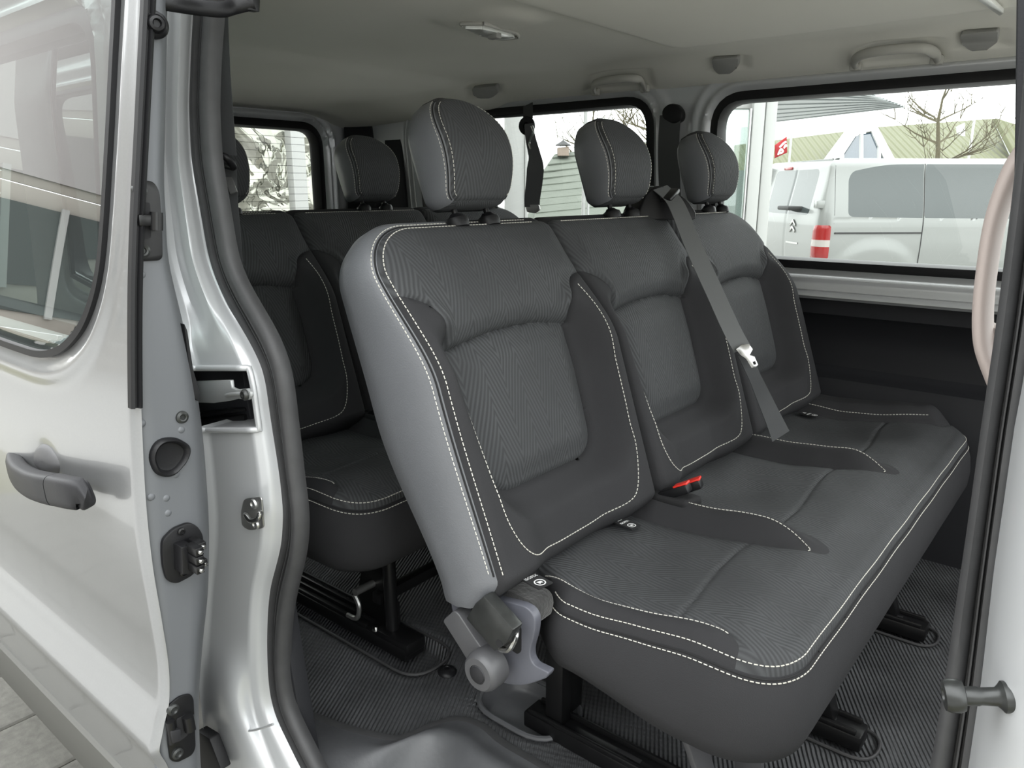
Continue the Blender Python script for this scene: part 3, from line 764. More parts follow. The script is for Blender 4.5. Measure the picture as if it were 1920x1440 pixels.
def make_cushion(root):
    rf = .105
    def cf(v): x = np.clip((v-(CX1-rf))/rf, 0, 1); return rf*(1-math.sqrt(max(0, 1-x*x)))
    lo = lambda v: CY0+cf(v)+.055*sm(-.60, -.70, v); hi = lambda v: CY1-cf(v)
    crossx = lambda u: -.442+.010*np.sin((u-.76)*2*PI/.475)
    def wf(Q, e):
        y, x = Q[:, 0], Q[:, 1]
        z = np.full(len(Q), .422)+.020*sm(-.60, -.36, x)-.016*sm(-.36, -.28, x)
        for c in CEN: z += -.010*np.exp(-((y-c)/.12)**2)*np.exp(-((x+.55)/.12)**2)
        for p in ISL: 
            d = sdf(Q, p); z += .034*sm(.002, -.045, d)*sm(-.31, -.44, x) - .003*np.exp(-(d/.007)**2)*sm(-.36, -.46, x)
        d = sdf(Q, farisl); z += .032*sm(.002, -.06, d)-.005*np.exp(-(d/.004)**2)
        d = sdf(Q, nearisl); z += (.010*sm(.002, -.03, d)-.0035*np.exp(-(d/.0035)**2))*sm(0, .03, e)
        inisl = np.minimum.reduce([sdf(Q, p) for p in ISL]+[sdf(Q, farisl), sdf(Q, nearisl)])
        z -= .004*np.exp(-((x-crossx(y))/.0035)**2)*sm(-.002, .002, inisl)
        r = .024; q = np.clip(r-e, 0, r); z -= r-np.sqrt(np.maximum(r*r-q*q, 0))
        z += .0012*np.sin(y*31+x*17)*np.sin(x*43)
        return z
    vs = np.r_[np.linspace(CX0, CX1-rf, 76)[:-1], CX1-rf+rf*np.sin(np.linspace(0, PI/2, 26))]
    pd = Pad(lo, hi, vs, 290, wf, FR_CUSH, [(p, True) for p in ISL]+[(farisl, True), (nearisl, True)])
    mi = [inside(pd.C, p) for p in ISL+[farisl, nearisl]]; anyi = mi[0] | mi[1] | mi[2] | mi[3]
    cush = pd.part('seat_cushion', ~anyi, CHEV, root)
    for m_ in mi: pd.part('cushion_bolster', m_, CLOTH, cush)
    prof = [(0, 0), (.006, .10), (.012, .22), (.016, .45), (.014, .68), (.004, .86), (-.018, .97), (-.05, 1.0)]
    def wbf(OL): return .285-.035*sm(-.60, -.40, OL[:, 1])
    pd.sides('cushion_side', prof, wbf, CLOTH, cush, True)
    OL = pd.outline; nr = pd.normals(); m = len(OL); b = pd.nu-1+pd.nv-1; cidx = b+pd.nu-1
    sel = np.r_[np.arange(b-24, cidx), np.arange(cidx, m-18)]
    p1 = pd.surf(OL[sel]-nr[sel]*.0035, .0008); p2, _ = pd.ring(.0045, .050, wbf); p0, _ = pd.ring(.0016, .022, wbf)
    tube('piping', p0[sel], .0018, SEAM, cush, 6)
    paths = [p1, p2[sel]]
    for yc in (1.235, 1.710): paths.append(pd.surf(cr([(yc+.006, -.70), (yc+.006, -.52), (yc, -.40), (yc-.012, -.355), (yc-.024, -.355)], 10), .0008))
    paths.append(pd.surf(cr([(2.135, -.70), (2.13, -.58), (2.14, -.45), (2.165, -.365)], 10), .0008))
    paths.append(pd.surf(cr([(.915, -.68), (.902, -.60), (.893, -.48), (.90, -.385), (.894, -.352)], 10), .0008))
    stitches('stitching', paths, THREAD, cush)
    return cush, pd
front_bench = thing('bench_seat', 'front charcoal three-seat bench with grey leatherette side and recliner lever', 'bench seat', (-.55, 1.48, 0), 'van bench seats')
BACKS = [make_back(k, front_bench) for k in range(3)]
HEADS = [make_head(c+d, front_bench) for c, d in zip(CEN, (.028, .058, .075))]
CUSH, CPD = make_cushion(front_bench)
# under-frame and feet
def foot(y, x0, x1, root, label=None):
    z = .004
    r = thing
    b_ = box('foot_rail', ((x0+x1)/2, y, z+.012), (x1-x0, .052, .034), BLACKG, root, .004)
    for s in (-1, 1): box('rail_edge', ((x0+x1)/2, y+s*.021, z+.033), (x1-x0-.02, .008, .012), BLACKG, b_, .003)
    for k in range(3):
        x = x0+(x1-x0)*(.45+.2*k); box('slot', (x, y, z+.0298), (.05, .010, .002), ZINC if k == 1 else SEAM, b_, .0008)
    return b_
for y, x0, x1 in ((1.035, -.80, -.30), (1.375, -.78, -.262), (1.85, -.78, -.25)):
    foot(y, x0, x1, front_bench)
bar('leg', (-.735, 1.035, .02), (-.735, 1.035, .30), .040, .030, BLACKG, front_bench)
bar('leg', (-.735, 1.085, .02), (-.735, 1.085, .30), .006, .060, BLACKG, front_bench)
bar('leg', (-.52, 1.03, .29), (-.40, 1.03, .02), .012, .050, LEVER, front_bench, up=(0, 1, 0))
for y in (1.375, 1.85):
    bar('leg', (-.42, y, .28), (-.34, y, .03), .035, .055, BLACKG, front_bench)
    bar('leg', (-.70, y, .28), (-.70, y, .03), .035, .045, BLACKG, front_bench)
bar('leg', (-.40, 1.115, .27), (-.375, 1.10, .02), .05, .012, LEVER, front_bench, up=(0, 1, 0))
bar('cross_tube', (-.70, .93, .292), (-.70, 2.10, .292), .04, .03, BLACKG, front_bench, up=(0, 0, 1))
bar('cross_tube', (-.40, .95, .285), (-.40, 2.10, .285), .04, .03, BLACKG, front_bench)
# rear bench: a copy of the front one, with its own post and hinges
rear_bench = copy_tree(front_bench)
rear_bench['label'] = 'rear charcoal three-seat bench standing behind the front bench'
rear_bench.location = (-.55-.855, 1.48+.0, 0)
def tree(o): return [o]+[c for ch in [x for x in bpy.data.objects if x.parent == o] for c in tree(ch)]
for o in tree(rear_bench):
    if o.name.split('.')[0] in ('foot_rail', 'rail_edge', 'slot', 'leg', 'cross_tube'): bpy.data.objects.remove(o)
# rear bench stand
r_ = rear_bench
fr_ = bar('foot_rail', (-1.80, 1.03, .016), (-1.13, 1.03, .016), .060, .032, BLACKG, r_, .004)
for s in (-.022, 0, .022): bar('rail_edge', (-1.78, 1.03+s, .036), (-1.27, 1.03+s, .036), .010, .010, BLACKG, fr_, .003)
bar('rail_end', (-1.235, 1.03, .030), (-1.125, 1.03, .030), .058, .030, BLACKG, fr_, .005)
lathe('bolt', [(0, .006), (.006, .006), (.008, .002), (.009, -.004)], (-1.235, 1.005, .044), (0, 0, 1), CHROME, fr_, 12)
tube('post', [(-1.205, 1.03, .03), (-1.207, 1.03, .16), (-1.21, 1.03, .30)], .0155, BLACKG, r_, 16)
slab('hinge_plate', [(-1.36, 1.045, .03), (-1.20, 1.045, .03), (-1.20, 1.045, .10), (-1.25, 1.045, .19), (-1.31, 1.045, .20), (-1.34, 1.045, .10)], (0, .006, 0), BLACKG, r_, .001)
bar('brace', (-1.28, 1.06, .12), (-1.62, 1.06, .235), .012, .026, BLACKG, r_, .003)
bar('brace', (-1.25, 1.07, .10), (-1.43, 1.07, .285), .006, .05, BLACKG, r_, .002, up=(0, 1, 0))
tube('pivot', [(-1.285, .99, .125), (-1.285, 1.02, .125), (-1.285, 1.10, .125)], .009, ZINC, r_, 12)
tube('latch_hook', cr([(-1.33, 1.0, .045), (-1.295, 1.0, .05), (-1.285, 1.0, .085), (-1.30, 1.0, .11)], 6), .006, ZINC, r_, 8)
bar('cross_tube', (-1.26, 1.03, .10), (-1.26, 2.10, .10), .03, .03, BLACKG, r_, .006)
bar('cross_tube', (-1.62, .95, .27), (-1.62, 2.10, .27), .04, .03, BLACKG, r_, .006)
for y in (1.46, 1.90):
    bar('foot_rail', (-1.80, y, .016), (-1.14, y, .016), .055, .034, BLACKG, r_, .004)
    bar('leg', (-1.24, y, .03), (-1.26, y, .28), .03, .04, BLACKG, r_, .004)
    bar('leg', (-1.60, y, .03), (-1.56, y, .28), .03, .04, BLACKG, r_, .004)

# ------------------------------------------------------------------ sliding door, pushed back along the body
XD = -.93
DZ = [1.45, 1.24, 1.10, .95, .81, .65, .50, .41, .34, .26, .15, .05, -.10]
DY = [.495, .462, .440, .418, .399, .385, .383, .386, .384, .368, .352, .350, .362]
def door_y(z): return np.interp(z, DZ[::-1], DY[::-1])
_oe = [(262, -60), (262, 0), (255, 180), (250, 350), (246, 520), (243, 700), (245, 790), (253, 940), (266, 1060), (283, 1160), (297, 1250), (298, 1320), (288, 1370), (290, 1440), (296, 1520)]
_pe = np.array([at(x, y, 'x', XD) for x, y in _oe]); DZ = list(_pe[:, 2])+[.05, -.10]; DY = list(_pe[:, 1])+[_pe[-1, 1]+.0, _pe[-1, 1]+.01]
dzc = cr(np.stack([DZ, DY], 1), 6)
def door_y(z): return np.interp(z, dzc[::-1, 0], dzc[::-1, 1])
FR_DOOR = lambda u, v, w: np.stack([u, door_y(v)-w, v], 1)
door = thing('sliding_door', 'open silver sliding door with black handle, pushed back along the van', 'door', (-1.6, .40, -.10))
# window opening in the skin: traced edge of the glass on the skin
def on_skin(px, py):
    y = .41
    for _ in range(6): p = at(px, py, 'y', y); y = float(door_y(p[2]))
    return p
wpx = [(224, 0), (219, 100), (213, 220), (206, 340), (200, 430), (193, 500), (180, 560), (160, 610), (132, 645), (105, 660), (75, 662), (40, 652), (0, 638)]
wc = np.array([on_skin(*p)[[0, 2]] for p in wpx])
wlow = wc[-1]; WD = np.concatenate([cr(wc, 6), [(-1.75, wlow[1]+.02), (-2.0, wlow[1]+.06), (-2.0, 1.385)], [(-.975, 1.385)]])
WD = np.array([p_ for p_ in WD if p_[1] < 1.39])
WDd = dense(WD, .010)
def door_w(Q, e):
    x, z = Q[:, 0], Q[:, 1]
    d, _ = seg_dist(Q, WD); ins = inside(Q, WD)
    w_ = np.where(ins, -.003*sm(0, .012, d), .006*np.exp(-((d-.030)/.012)**2))
    # pressed swage low on the skin
    w_ -= .16*np.clip(.292-z, 0, 1)-.006*np.exp(-((z-.292)/.02)**2)
    ci = on_skin(86, 880)[[0, 2]]; bowl = ((x-ci[0])/.045)**2+((z-ci[1])/.035)**2
    w_ -= .012*np.exp(-bowl*1.3)
    r = .010; xe = np.clip(r-(XD+.008-x), 0, r); w_ -= r-np.sqrt(np.maximum(r*r-xe*xe, 0))
    return w_
vs_d = np.linspace(.158, 1.42, 190)
dp = Pad(lambda v: -2.25, lambda v: XD+.008, vs_d, 190, door_w, FR_DOOR, [(WDd, True)], np.linspace(0, 1, 190)**.85)
mg = inside(dp.C, WDd)
skin = dp.part('outer_skin', ~mg, PAINT, door)
gl = dp.part('window_pane', mg, GLASSD, door); gl['label'] = 'tinted reflecting pane of the sliding door'
n = len(WDd); a3 = FR_DOOR(WDd[:, 0], WDd[:, 1], np.full(n, .001))
sweep('pane_edge', np.r_[a3, a3[:1]], [(-.005, -.006), (.005, -.006), (.005, .008), (-.005, .008)], RUBBER, door, (0, 1, 0))
# lower cladding below the swage
V = []; F = []
for i, x in enumerate(np.linspace(-2.25, XD, 30)):
    for z, y in ((.170, .384), (.160, .374), (.145, .376), (.030, .395), (.005, .415)): V.append((x, y, z))
for i in range(29):
    for j in range(4): F.append((i*5+j, i*5+j+1, (i+1)*5+j+1, (i+1)*5+j))
clad = mk('lower_cladding', V, F, material('cladding_grey', (.10, .10, .092), .5), door)
# front edge face of the door
OE = [(262, -60), (262, 0), (255, 180), (250, 350), (246, 520), (243, 700), (245, 790), (253, 940), (266, 1060), (283, 1160), (297, 1250), (298, 1320), (288, 1370), (290, 1440), (296, 1520)]
IE = [(307, -60), (307, 0), (304, 180), (301, 330), (304, 400), (310, 490), (335, 600), (357, 700), (372, 800), (381, 900), (386, 1000), (384, 1110), (375, 1200), (368, 1290), (367, 1340), (371, 1440), (378, 1520)]
rows_ = np.linspace(-60, 1520, 90); V = []; F = []
oc = cr(OE, 8); ic = cr(IE, 8)
for r in rows_:
    xo = np.interp(r, oc[:, 1], oc[:, 0]); xi = np.interp(r, ic[:, 1], ic[:, 0])
    for k in range(9):
        t = k/8; dx = -.010*(1 if k in (0,) else 0)-.004*(k == 1)-.006*(k == 8)
        V.append(at(xo+(xi-xo)*t, r, 'x', XD+.004+dx))
    V.append(at(xi+1, r, 'x', XD-.05)+np.array([0, .004, 0]))
m = 10
for i in range(len(rows_)-1):
    for j in range(m-1): F.append((i*m+j, i*m+j+1, (i+1)*m+j+1, (i+1)*m+j))
edge = mk('edge_face', V, F, PAINT_EDGE, door, None, True, 60); edge['label'] = 'matt grey painted front edge of the door'
# inner skin (behind)
V = []; F = []
for r in rows_:
    p_ = at(np.interp(r, ic[:, 1], ic[:, 0])-5, r, 'x', XD-.05); xe_ = -2.25 if p_[2] < .755 else (-1.02 if p_[2] > .80 else -1.02-(.80-p_[2])/.045*.2); V += [p_, (xe_, p_[1], p_[2])]
for i in range(len(rows_)-1): F.append((2*i, 2*i+1, 2*i+3, 2*i+2))
mk('inner_skin', V, F, PAINT_EDGE, door, None, True, 60)
# rubber strip along the outer corner
sp = [at(x, y, 'x', XD+.008) for x, y in ((277, -60), (276, 0), (270, 120), (263, 260), (256, 400), (252, 520), (251, 640), (252, 764))]
spc = cr(sp, 8)
sweep('edge_seal', spc, [(-.007, -.002), (-.007, .007), (-.003, .009), (-.001, .005), (.001, .005), (.003, .010), (.007, .007), (.007, -.002)], RUBBER, door, (1, 0, 0))
# bump stop
o = at(288, 48, 'x', XD+.004)
lathe('bump_stop', [(.015, 0), (.0155, .006), (.0135, .010), (.011, .012), (.0095, .011), (.009, .015), (.008, .018), (.005, .019), (.004, .014), (0, .014)], o, (1, -.25, 0), BLACK, door, 28)
# hinge-side catch plates
def edge_plate(name, px, th, bev, mat): return slabpx(name, px, 'x', XD+.004, th, mat, door, bev)
def smooth_px(px, r): return [tuple(p) for p in round_poly(px, r, 5)]
up = edge_plate('upper_catch', smooth_px([(256, 340), (284, 338), (297, 358), (302, 430), (303, 488), (256, 490), (254, 420)], [3, 14, 14, 10, 12, 6, 10]), .004, .0012, BLACKG)
up['label'] = 'black catch plate with roller in the door edge'
slabpx('catch_cavity', smooth_px([(256, 378), (281, 380), (283, 446), (256, 452)], 4), 'x', XD+.0085, .0006, SEAM, up)
o1, o2 = at(293, 398, 'x', XD+.016), at(293, 432, 'x', XD+.016)
tube('catch_roller', [o1, (o1+o2)/2, o2], .0075, BLACKG, up, 14, None, (1, 0, 0.01))
slabpx('catch_tongue', [(254, 402), (288, 402), (288, 424), (256, 424)], 'x', XD+.010, .008, BLACKG, up, .002)
for p in ((260, 358), (266, 470)):
    lathe('screw', [(.0095, 0), (.0090, .003), (.006, .0045), (.004, .0040), (.0035, .0020), (0, .0020)], at(p[0], p[1], 'x', XD+.008), (1, 0, 0), STEELK, up, 18)
lathe('screw', [(.0085, 0), (.008, .0025), (.005, .004), (.0035, .0035), (.003, .0015), (0, .0015)], at(341, 782, 'x', XD+.004), (1, 0, 0), STEELK, door, 18)
# black cup
cup_px = np.array(smooth_px([(275, 855), (292, 822), (330, 818), (357, 836), (350, 862), (322, 894), (290, 892)], 18))
cc = cup_px.mean(0); V = []; F = []; n = len(cup_px)
for sc, dx in ((1.0, 0.0), (.98, .006), (.86, .009), (.74, .006), (.70, .0015), (.60, .001), (.0, .001)):
    for p in cup_px:
        q = cc+(p-cc)*sc; V.append(at(q[0], q[1], 'x', XD+.004)+np.array([dx, 0, 0]))
for k in range(6):
    for i in range(n): F.append((k*n+i, k*n+(i+1) % n, (k+1)*n+(i+1) % n, (k+1)*n+i))
mk('striker_cup', V, F, BLACK, door, None, True, 50)
# electrical contact block
pl = edge_plate('contact_plate', smooth_px([(300, 1010), (322, 988), (350, 977), (366, 984), (377, 1000), (378, 1040), (370, 1062), (355, 1078), (326, 1093), (308, 1086), (301, 1060), (299, 1030)], 9), .007, .0022, BLACK)
for p in ((339, 996), (343, 1074)): lathe('screw', [(.005, 0), (.005, .003), (.003, .004), (.0022, .002), (0, .002)], at(p[0], p[1], 'x', XD+.011), (1, 0, 0), BLACKG, pl, 14)
slabpx('contact_housing', smooth_px([(325, 1018), (345, 1012), (346, 1066), (327, 1068)], 2), 'x', XD+.011, .022, BLACK, pl, .0015)
for k, (x, y) in enumerate(((349, 1017), (350, 1033), (351, 1050), (363, 1012), (366, 1044))):
    a = at(x-6, y, 'x', XD+.012); sh = .018 if k < 3 else .006
    b_ = box('contact', a+np.array([sh+.012, 0, 0]), (.026, .011, .011), BLACKG, pl, .0012)
    lathe('contact_pin', [(.0030, 0), (.0030, .004), (.0020, .0052), (0, .0054)], a+np.array([sh+.025, 0, 0]), (1, 0, 0), CHROME, b_, 12)
# lower catch
lo_ = edge_plate('lower_catch', smooth_px([(309, 1325), (335, 1303), (355, 1299), (361, 1308), (365, 1400), (358, 1414), (330, 1428), (317, 1424), (312, 1390)], [10, 10, 8, 6, 10, 10, 10, 6, 10]), .004, .0012, BLACKG)
lo_['label'] = 'black lower catch plate with roller'
slabpx('catch_cavity', smooth_px([(330, 1348), (350, 1338), (352, 1378), (334, 1392)], 4), 'x', XD+.0085, .0006, SEAM, lo_)
o1, o2 = at(352, 1342, 'x', XD+.014), at(357, 1368, 'x', XD+.014); tube('catch_roller', [o1, (o1+o2)/2, o2], .0078, BLACKG, lo_, 14, None, (1, 0, .01))
o1, o2 = at(319, 1352, 'x', XD+.012), at(324, 1392, 'x', XD+.012); tube('catch_arm', [o1, o1*.6+o2*.4, o2], .0062, BLACKG, lo_, 12, None, (1, 0, .01))
slabpx('catch_tongue', [(314, 1366), (334, 1362), (335, 1384), (318, 1390)], 'x', XD+.010, .009, HANDLE, lo_, .002)
for p in ((324, 1330), (332, 1412)):
    lathe('screw', [(.0085, 0), (.008, .003), (.005, .0045), (.0035, .0020), (0, .0020)], at(p[0], p[1], 'x', XD+.008), (1, 0, 0), STEELK, lo_, 18)
# pressed dimples on the edge face
for p in ((266, 515), (266, 794), (284, 932), (312, 934), (315, 962), (340, 806), (330, 890)):
    lathe('dimple', [(.0052, 0), (.0040, .0012), (.0018, .0018), (0, .0019)], at(p[0], p[1], 'x', XD+.0035), (1, 0, 0), PAINT_EDGE, door, 12)
# roller guard and arm reaching into the body slot
slabpx('roller_guard', smooth_px([(335, 604), (341, 618), (352, 690), (365, 735), (362, 750), (352, 740), (342, 660)], 3), 'x', XD-.02, .014, RUBBER, door, .002)
arm_px = [(360, 715), (432, 713), (434, 727), (444, 731), (462, 729), (469, 735), (470, 744), (465, 750), (445, 748), (430, 752), (400, 756), (361, 755)]
arm = slabpx('roller_arm', arm_px, 'y', .575, .006, material('zinc_paint', (.42, .43, .43), .38, .4), door, .0016)
lathe('bolt', [(.0085, 0), (.0085, .003), (.006, .006), (.003, .0062), (0, .004)], at(461, 740, 'y', .575), (0, -1, 0), STEELK, arm, 16)
sweep('stiffening_rib', [at(424, 741, 'y', .574), at(434, 739, 'y', .572), at(446, 738, 'y', .573), at(455, 739, 'y', .575)], circ(.0028, 8), MAT['zinc_paint'], arm)
# upper roller arm
ua = cr([at(295, 2, 'y', .50), at(330, 8, 'y', .52), at(370, 14, 'y', .55), at(415, 18, 'y', .58), at(440, 12, 'y', .60), at(475, 4, 'y', .62)], 8)
arm2 = tube('upper_arm', ua, .006, BLACK, door, 12, .0095, (0, 0, 1))
o = at(468, 3, 'y', .62); lathe('roller', [(.006, -.012), (.0125, -.010), (.013, .004), (.010, .010), (.004, .011), (0, .011)], o, (0.2, 0, 1), BLACK, arm2, 18)
# exterior handle
hb_px = [(58, 868), (62, 842), (76, 830), (92, 836), (108, 858), (114, 880), (100, 892), (78, 892)]
hp = np.array(smooth_px(hb_px, 12)); hc = hp.mean(0); V = []; F = []; n = len(hp)
for sc, dy in ((1.0, -.001), (.92, -.005), (.72, -.009), (.4, -.011), (.02, -.0115)):
    for p in hp: q = hc+(p-hc)*sc; s3 = on_skin(*q); V.append(s3+np.array([0, dy+.006, 0]))
for k in range(4):
    for i in range(n): F.append((k*n+i, k*n+(i+1) % n, (k+1)*n+(i+1) % n, (k+1)*n+i))
hdl = thing
grip_px = [(30, 858, .402), (30, 874, .378), (40, 892, .358), (60, 906, .350), (84, 914, .348), (104, 918, .350)]
gp = cr([at(x, y, 'y', yy_) for x, y, yy_ in grip_px], 8)
nn_ = len(gp); sc_ = np.stack([np.interp(np.linspace(0, 1, nn_), [0, .1, .5, 1], [.7, 1.0, 1.15, 1.2]), np.interp(np.linspace(0, 1, nn_), [0, .2, 1], [.8, 1, 1.1])], 1)
pf = [(x*.018, y*.013) for x, y in rrect(-1, 1, -1, 1, .7, 5)]
grip = sweep('handle', gp, pf, HANDLE, door, (0, 1, 0), sc_); grip['label'] = 'black textured pull handle'
mk('handle_bowl', V, F, material('bowl_grey', (.085, .085, .088), .5), grip, None, True, 60)
gp2 = cr([at(106, 918, 'y', .350), at(130, 923, 'y', .351), at(150, 926, 'y', .356), at(163, 928, 'y', .366)], 8); nn_ = len(gp2)
sc_ = np.stack([np.interp(np.linspace(0, 1, nn_), [0, .8, 1], [1.2, 1.15, .85]), np.interp(np.linspace(0, 1, nn_), [0, .8, 1], [1.1, 1.0, .6])], 1)
sweep('handle_cap', gp2, pf, HANDLE, grip, (0, 1, 0), sc_)

# striker on the pillar
sk = slabpx('striker_plate', smooth_px([(460, 934), (493, 930), (497, 990), (470, 994), (456, 985), (454, 960)], 7), 'y', .578, -.003, ZINC, wall_near, .0012)
tube('striker_loop', cr([at(463, 968, 'y', .580), at(461, 965, 'y', .560), at(470, 976, 'y', .556), at(484, 973, 'y', .556), at(488, 962, 'y', .560), at(487, 966, 'y', .580)], 6), .0042, CHROME, sk, 10)
for p in ((476, 945), (480, 983)): lathe('screw', [(.0085, 0), (.0075, .003), (.0045, .0035), (.003, .0015), (0, .0015)], at(p[0], p[1], 'y', .575), (0, -1, 0), ZINC, sk, 18)
# ------------------------------------------------------------------ recliner side of the front bench
YM = .800
fb = front_bench
cov_px = smooth_px([(843, 1118), (860, 1108), (912, 1118), (988, 1138), (1004, 1158), (1002, 1190), (992, 1222), (997, 1246), (1030, 1262), (1024, 1272), (985, 1286), (950, 1284), (900, 1262), (855, 1190)], [10, 8, 20, 14, 14, 14, 18, 18, 10, 4, 16, 16, 20, 14])
cov = slabpx('recliner_cover', cov_px, 'y', YM, .016, RECL, fb, .007, 3); cov['label'] = 'blue-grey plastic cover of the recliner joint'
slabpx('cover_opening', smooth_px([(952, 1166), (966, 1162), (977, 1176), (977, 1222), (970, 1227), (955, 1216)], 6), 'y', YM-.0012, .001, SEAM, cov)
lv = []
lev_px = smooth_px([(829, 1164), (850, 1145), (858, 1150), (898, 1210), (920, 1236), (905, 1262), (886, 1256), (862, 1216)], [6, 10, 8, 20, 14, 14, 14, 20])
lev = slabpx('recliner_lever', lev_px, 'y', YM-.032, .028, LEVER, fb, .011, 4)
hubc = at(905, 1258, 'y', YM-.045); ax_h = (0.0, -1, 0)
lathe('lever_hub', [(.031, -.026), (.0325, -.014), (.0325, .0), (.030, .008), (.026, .012), (.0155, .0125), (.0150, .0105), (.0142, .0105), (.0138, .0130), (.0, .0135)], hubc, ax_h, LEVER, lev, 40)
lathe('hub_cap', [(.0140, .0110), (.0136, .0142), (.0128, .0148), (0, .0150)], hubc, ax_h, HANDLE, lev, 32)
# steel folding catch on top
c0 = np.array(at(906, 1126, 'y', YM-.055)); 
st_px = [(873, 1160), (890, 1132), (906, 1118), (962, 1182), (950, 1206), (926, 1222)]
st = slabpx('fold_catch', st_px, 'y', YM-.046, .024, STEELK, fb, .0030, 2); st['label'] = 'dark steel folding catch'
slabpx('catch_lid', [(893, 1130), (908, 1116), (966, 1178), (958, 1186)], 'y', YM-.036, .020, STEELK, st, .003)
lathe('catch_hole', [(.0062, 0), (.0060, .0006), (0, .0006)], at(936, 1207, 'y', YM-.0462), (0, -1, 0), SEAM, st, 18)
tube('latch_tooth', cr([at(938, 1216, 'y', YM-.034), at(952, 1218, 'y', YM-.034), at(962, 1205, 'y', YM-.030), at(968, 1185, 'y', YM-.02), at(962, 1170, 'y', YM-.01)], 6), .0052, CHROME, st, 8)
tube('latch_tooth', cr([at(948, 1208, 'y', YM-.036), at(958, 1198, 'y', YM-.034), at(964, 1182, 'y', YM-.028)], 6), .0046, BLACKG, st, 8)
# felt infill between backrest foot, cover and cushion
felt = material('grey_felt', (.024, .0235, .023), 1.0, bump=(160, .003), sheen=.3)
slabpx('felt_infill', smooth_px([(866, 1112), (905, 1097), (955, 1108), (1000, 1130), (1006, 1150), (1000, 1180), (985, 1152), (930, 1128)], 12), 'y', YM+.014, .045, felt, fb, .010)
# red buckles and their pockets, seat 1/2 boundary
def buckle(c, ang, root, host):
    M = Matrix.Rotation(ang, 4, 'Z') @ Matrix.Rotation(math.radians(-28), 4, 'Y')
    b = box('buckle', c, (.062, .026, .018), BLACK, root, .004, rot=M)
    o = Vector(c)+M.to_3x3() @ Vector((.018, 0, .0095)); box('release_button', o, (.030, .020, .005), RED, b, .0018, rot=M)
    return b
bw_pts = [(1192, 938), (1205, 922), (1240, 913), (1290, 918), (1300, 930), (1270, 948), (1225, 955)]
def buckle_set(root, dx=0.0):
    slab('buckle_well', [np.array([-.690, 1.225, .463])+[dx, 0, 0], np.array([-.585, 1.225, .463])+[dx, 0, 0], np.array([-.585, 1.300, .452])+[dx, 0, 0], np.array([-.690, 1.300, .452])+[dx, 0, 0]], (0, 0, -.02), CLOTHD, root, .008, 3)
    buckle((-.618+dx, 1.245, .470), math.radians(6), root, None)
    buckle((-.612+dx, 1.282, .468), math.radians(14), root, None)
buckle_set(fb)
buckle_set(rear_bench, -.855)
# child-seat tags sewn in the crease
def iso_tag(c, ang, root, s=1.0):
    M0 = Matrix.Translation(Vector(c)) @ Matrix.Rotation(ang, 4, 'Z') @ Matrix.Rotation(math.radians(0), 4, 'X')
    bm = bmesh.new(); bmesh.ops.create_cube(bm, size=1); bmesh.ops.scale(bm, vec=Vector((.062*s, .030*s, .0022)), verts=bm.verts); bm.transform(M0)
    t = link('anchor_tag', bm_mesh('anchor_tag', bm, False), SEAM, root); t['label'] = 'black woven tag with white arrow and lettering'
    Mz = M0 @ Matrix.Translation((0, 0, .0013))
    text_mesh('tag_lettering', 'ISOFIX', .0088*s, WHITEP, t, Mz @ Matrix.Translation((-.002*s, .000, 0)) @ Matrix.Rotation(PI/2, 4, 'Z'))
    me = mesh('tag_arrow', [Mz @ Vector(p) for p in ((-.014*s, .007*s, 0), (-.014*s, -.007*s, 0), (-.026*s, 0, 0))], [(0, 1, 2)], None, False); link('tag_arrow', me, WHITEP, t)
    V = []; F = []; n = 20
    for k in range(n):
        for r in (.0095, .0075): V.append(Mz @ Vector((.018*s+r*s*math.cos(2*PI*k/n), r*s*math.sin(2*PI*k/n), 0)))
    for k in range(n): F.append((2*k, 2*k+1, (2*k+3) % (2*n), (2*k+2) % (2*n)))
    link('tag_ring', mesh('tag_ring', V, F, None, False), WHITEP, t)
    me = mesh('tag_symbol', [Mz @ Vector((.018*s+x*s, y*s, 0)) for x, y in ((-.004, -.004), (.004, -.003), (.002, .001), (.004, .004), (-.002, .004))], [(0, 1, 2, 3, 4)], None, False); link('tag_symbol', me, WHITEP, t)
def top_at(px, py, zz=.43): return at(px, py, 'z', zz)
p = top_at(997, 1085, .447); iso_tag(p, math.radians(-8), fb)
p = top_at(1172, 981, .432); iso_tag(p, math.radians(-8), fb, .85)
p = top_at(1518, 777, .430); iso_tag(p, math.radians(-8), fb, .8)

# ------------------------------------------------------------------ belts
def backsurf(y, v, w): return FR_BACK([y], [v], [w])[0]
# belt guide housing on top of the double backrest
hs = [backsurf(y, HB+dv, -.03-w) for y, dv, w in ()]
bh = thing('seat_belt', 'grey lap-and-shoulder belt with steel tongue lying over the middle seat', 'seat belt', tuple(backsurf(1.71, HB, -.03)), 'seat belts')
gpx = [(1205, 395), (1212, 368), (1228, 350), (1248, 348), (1290, 372), (1308, 396)]
slab('belt_guide', [dep(x, y, 1.80) for x, y in smooth_px([(1195, 400), (1212, 362), (1232, 348), (1255, 350), (1290, 375), (1306, 398), (1306, 412), (1195, 412)], 8)], (-.06, .03, 0), BLACK, front_bench, .008, 3)
box('guide_slot', dep(1256, 366, 1.785), (.03, .05, .012), BLACKG, front_bench, .004, rot=Matrix.Rotation(.5, 4, 'X'))
p_b = [dep(1238, 352, 1.80), dep(1262, 374, 1.77), dep(1278, 405, 1.735), dep(1300, 460, 1.70), dep(1340, 548, 1.665), dep(1372, 618, 1.635), dep(1392, 655, 1.62)]
acr = _rt*1.0
strip('webbing', cr(p_b, 10), acr, .040, BELTL, bh)
p_l = [dep(1394, 660, 1.625), dep(1412, 700, 1.65), dep(1432, 745, 1.68), dep(1452, 790, 1.70), dep(1464, 818, 1.71)]
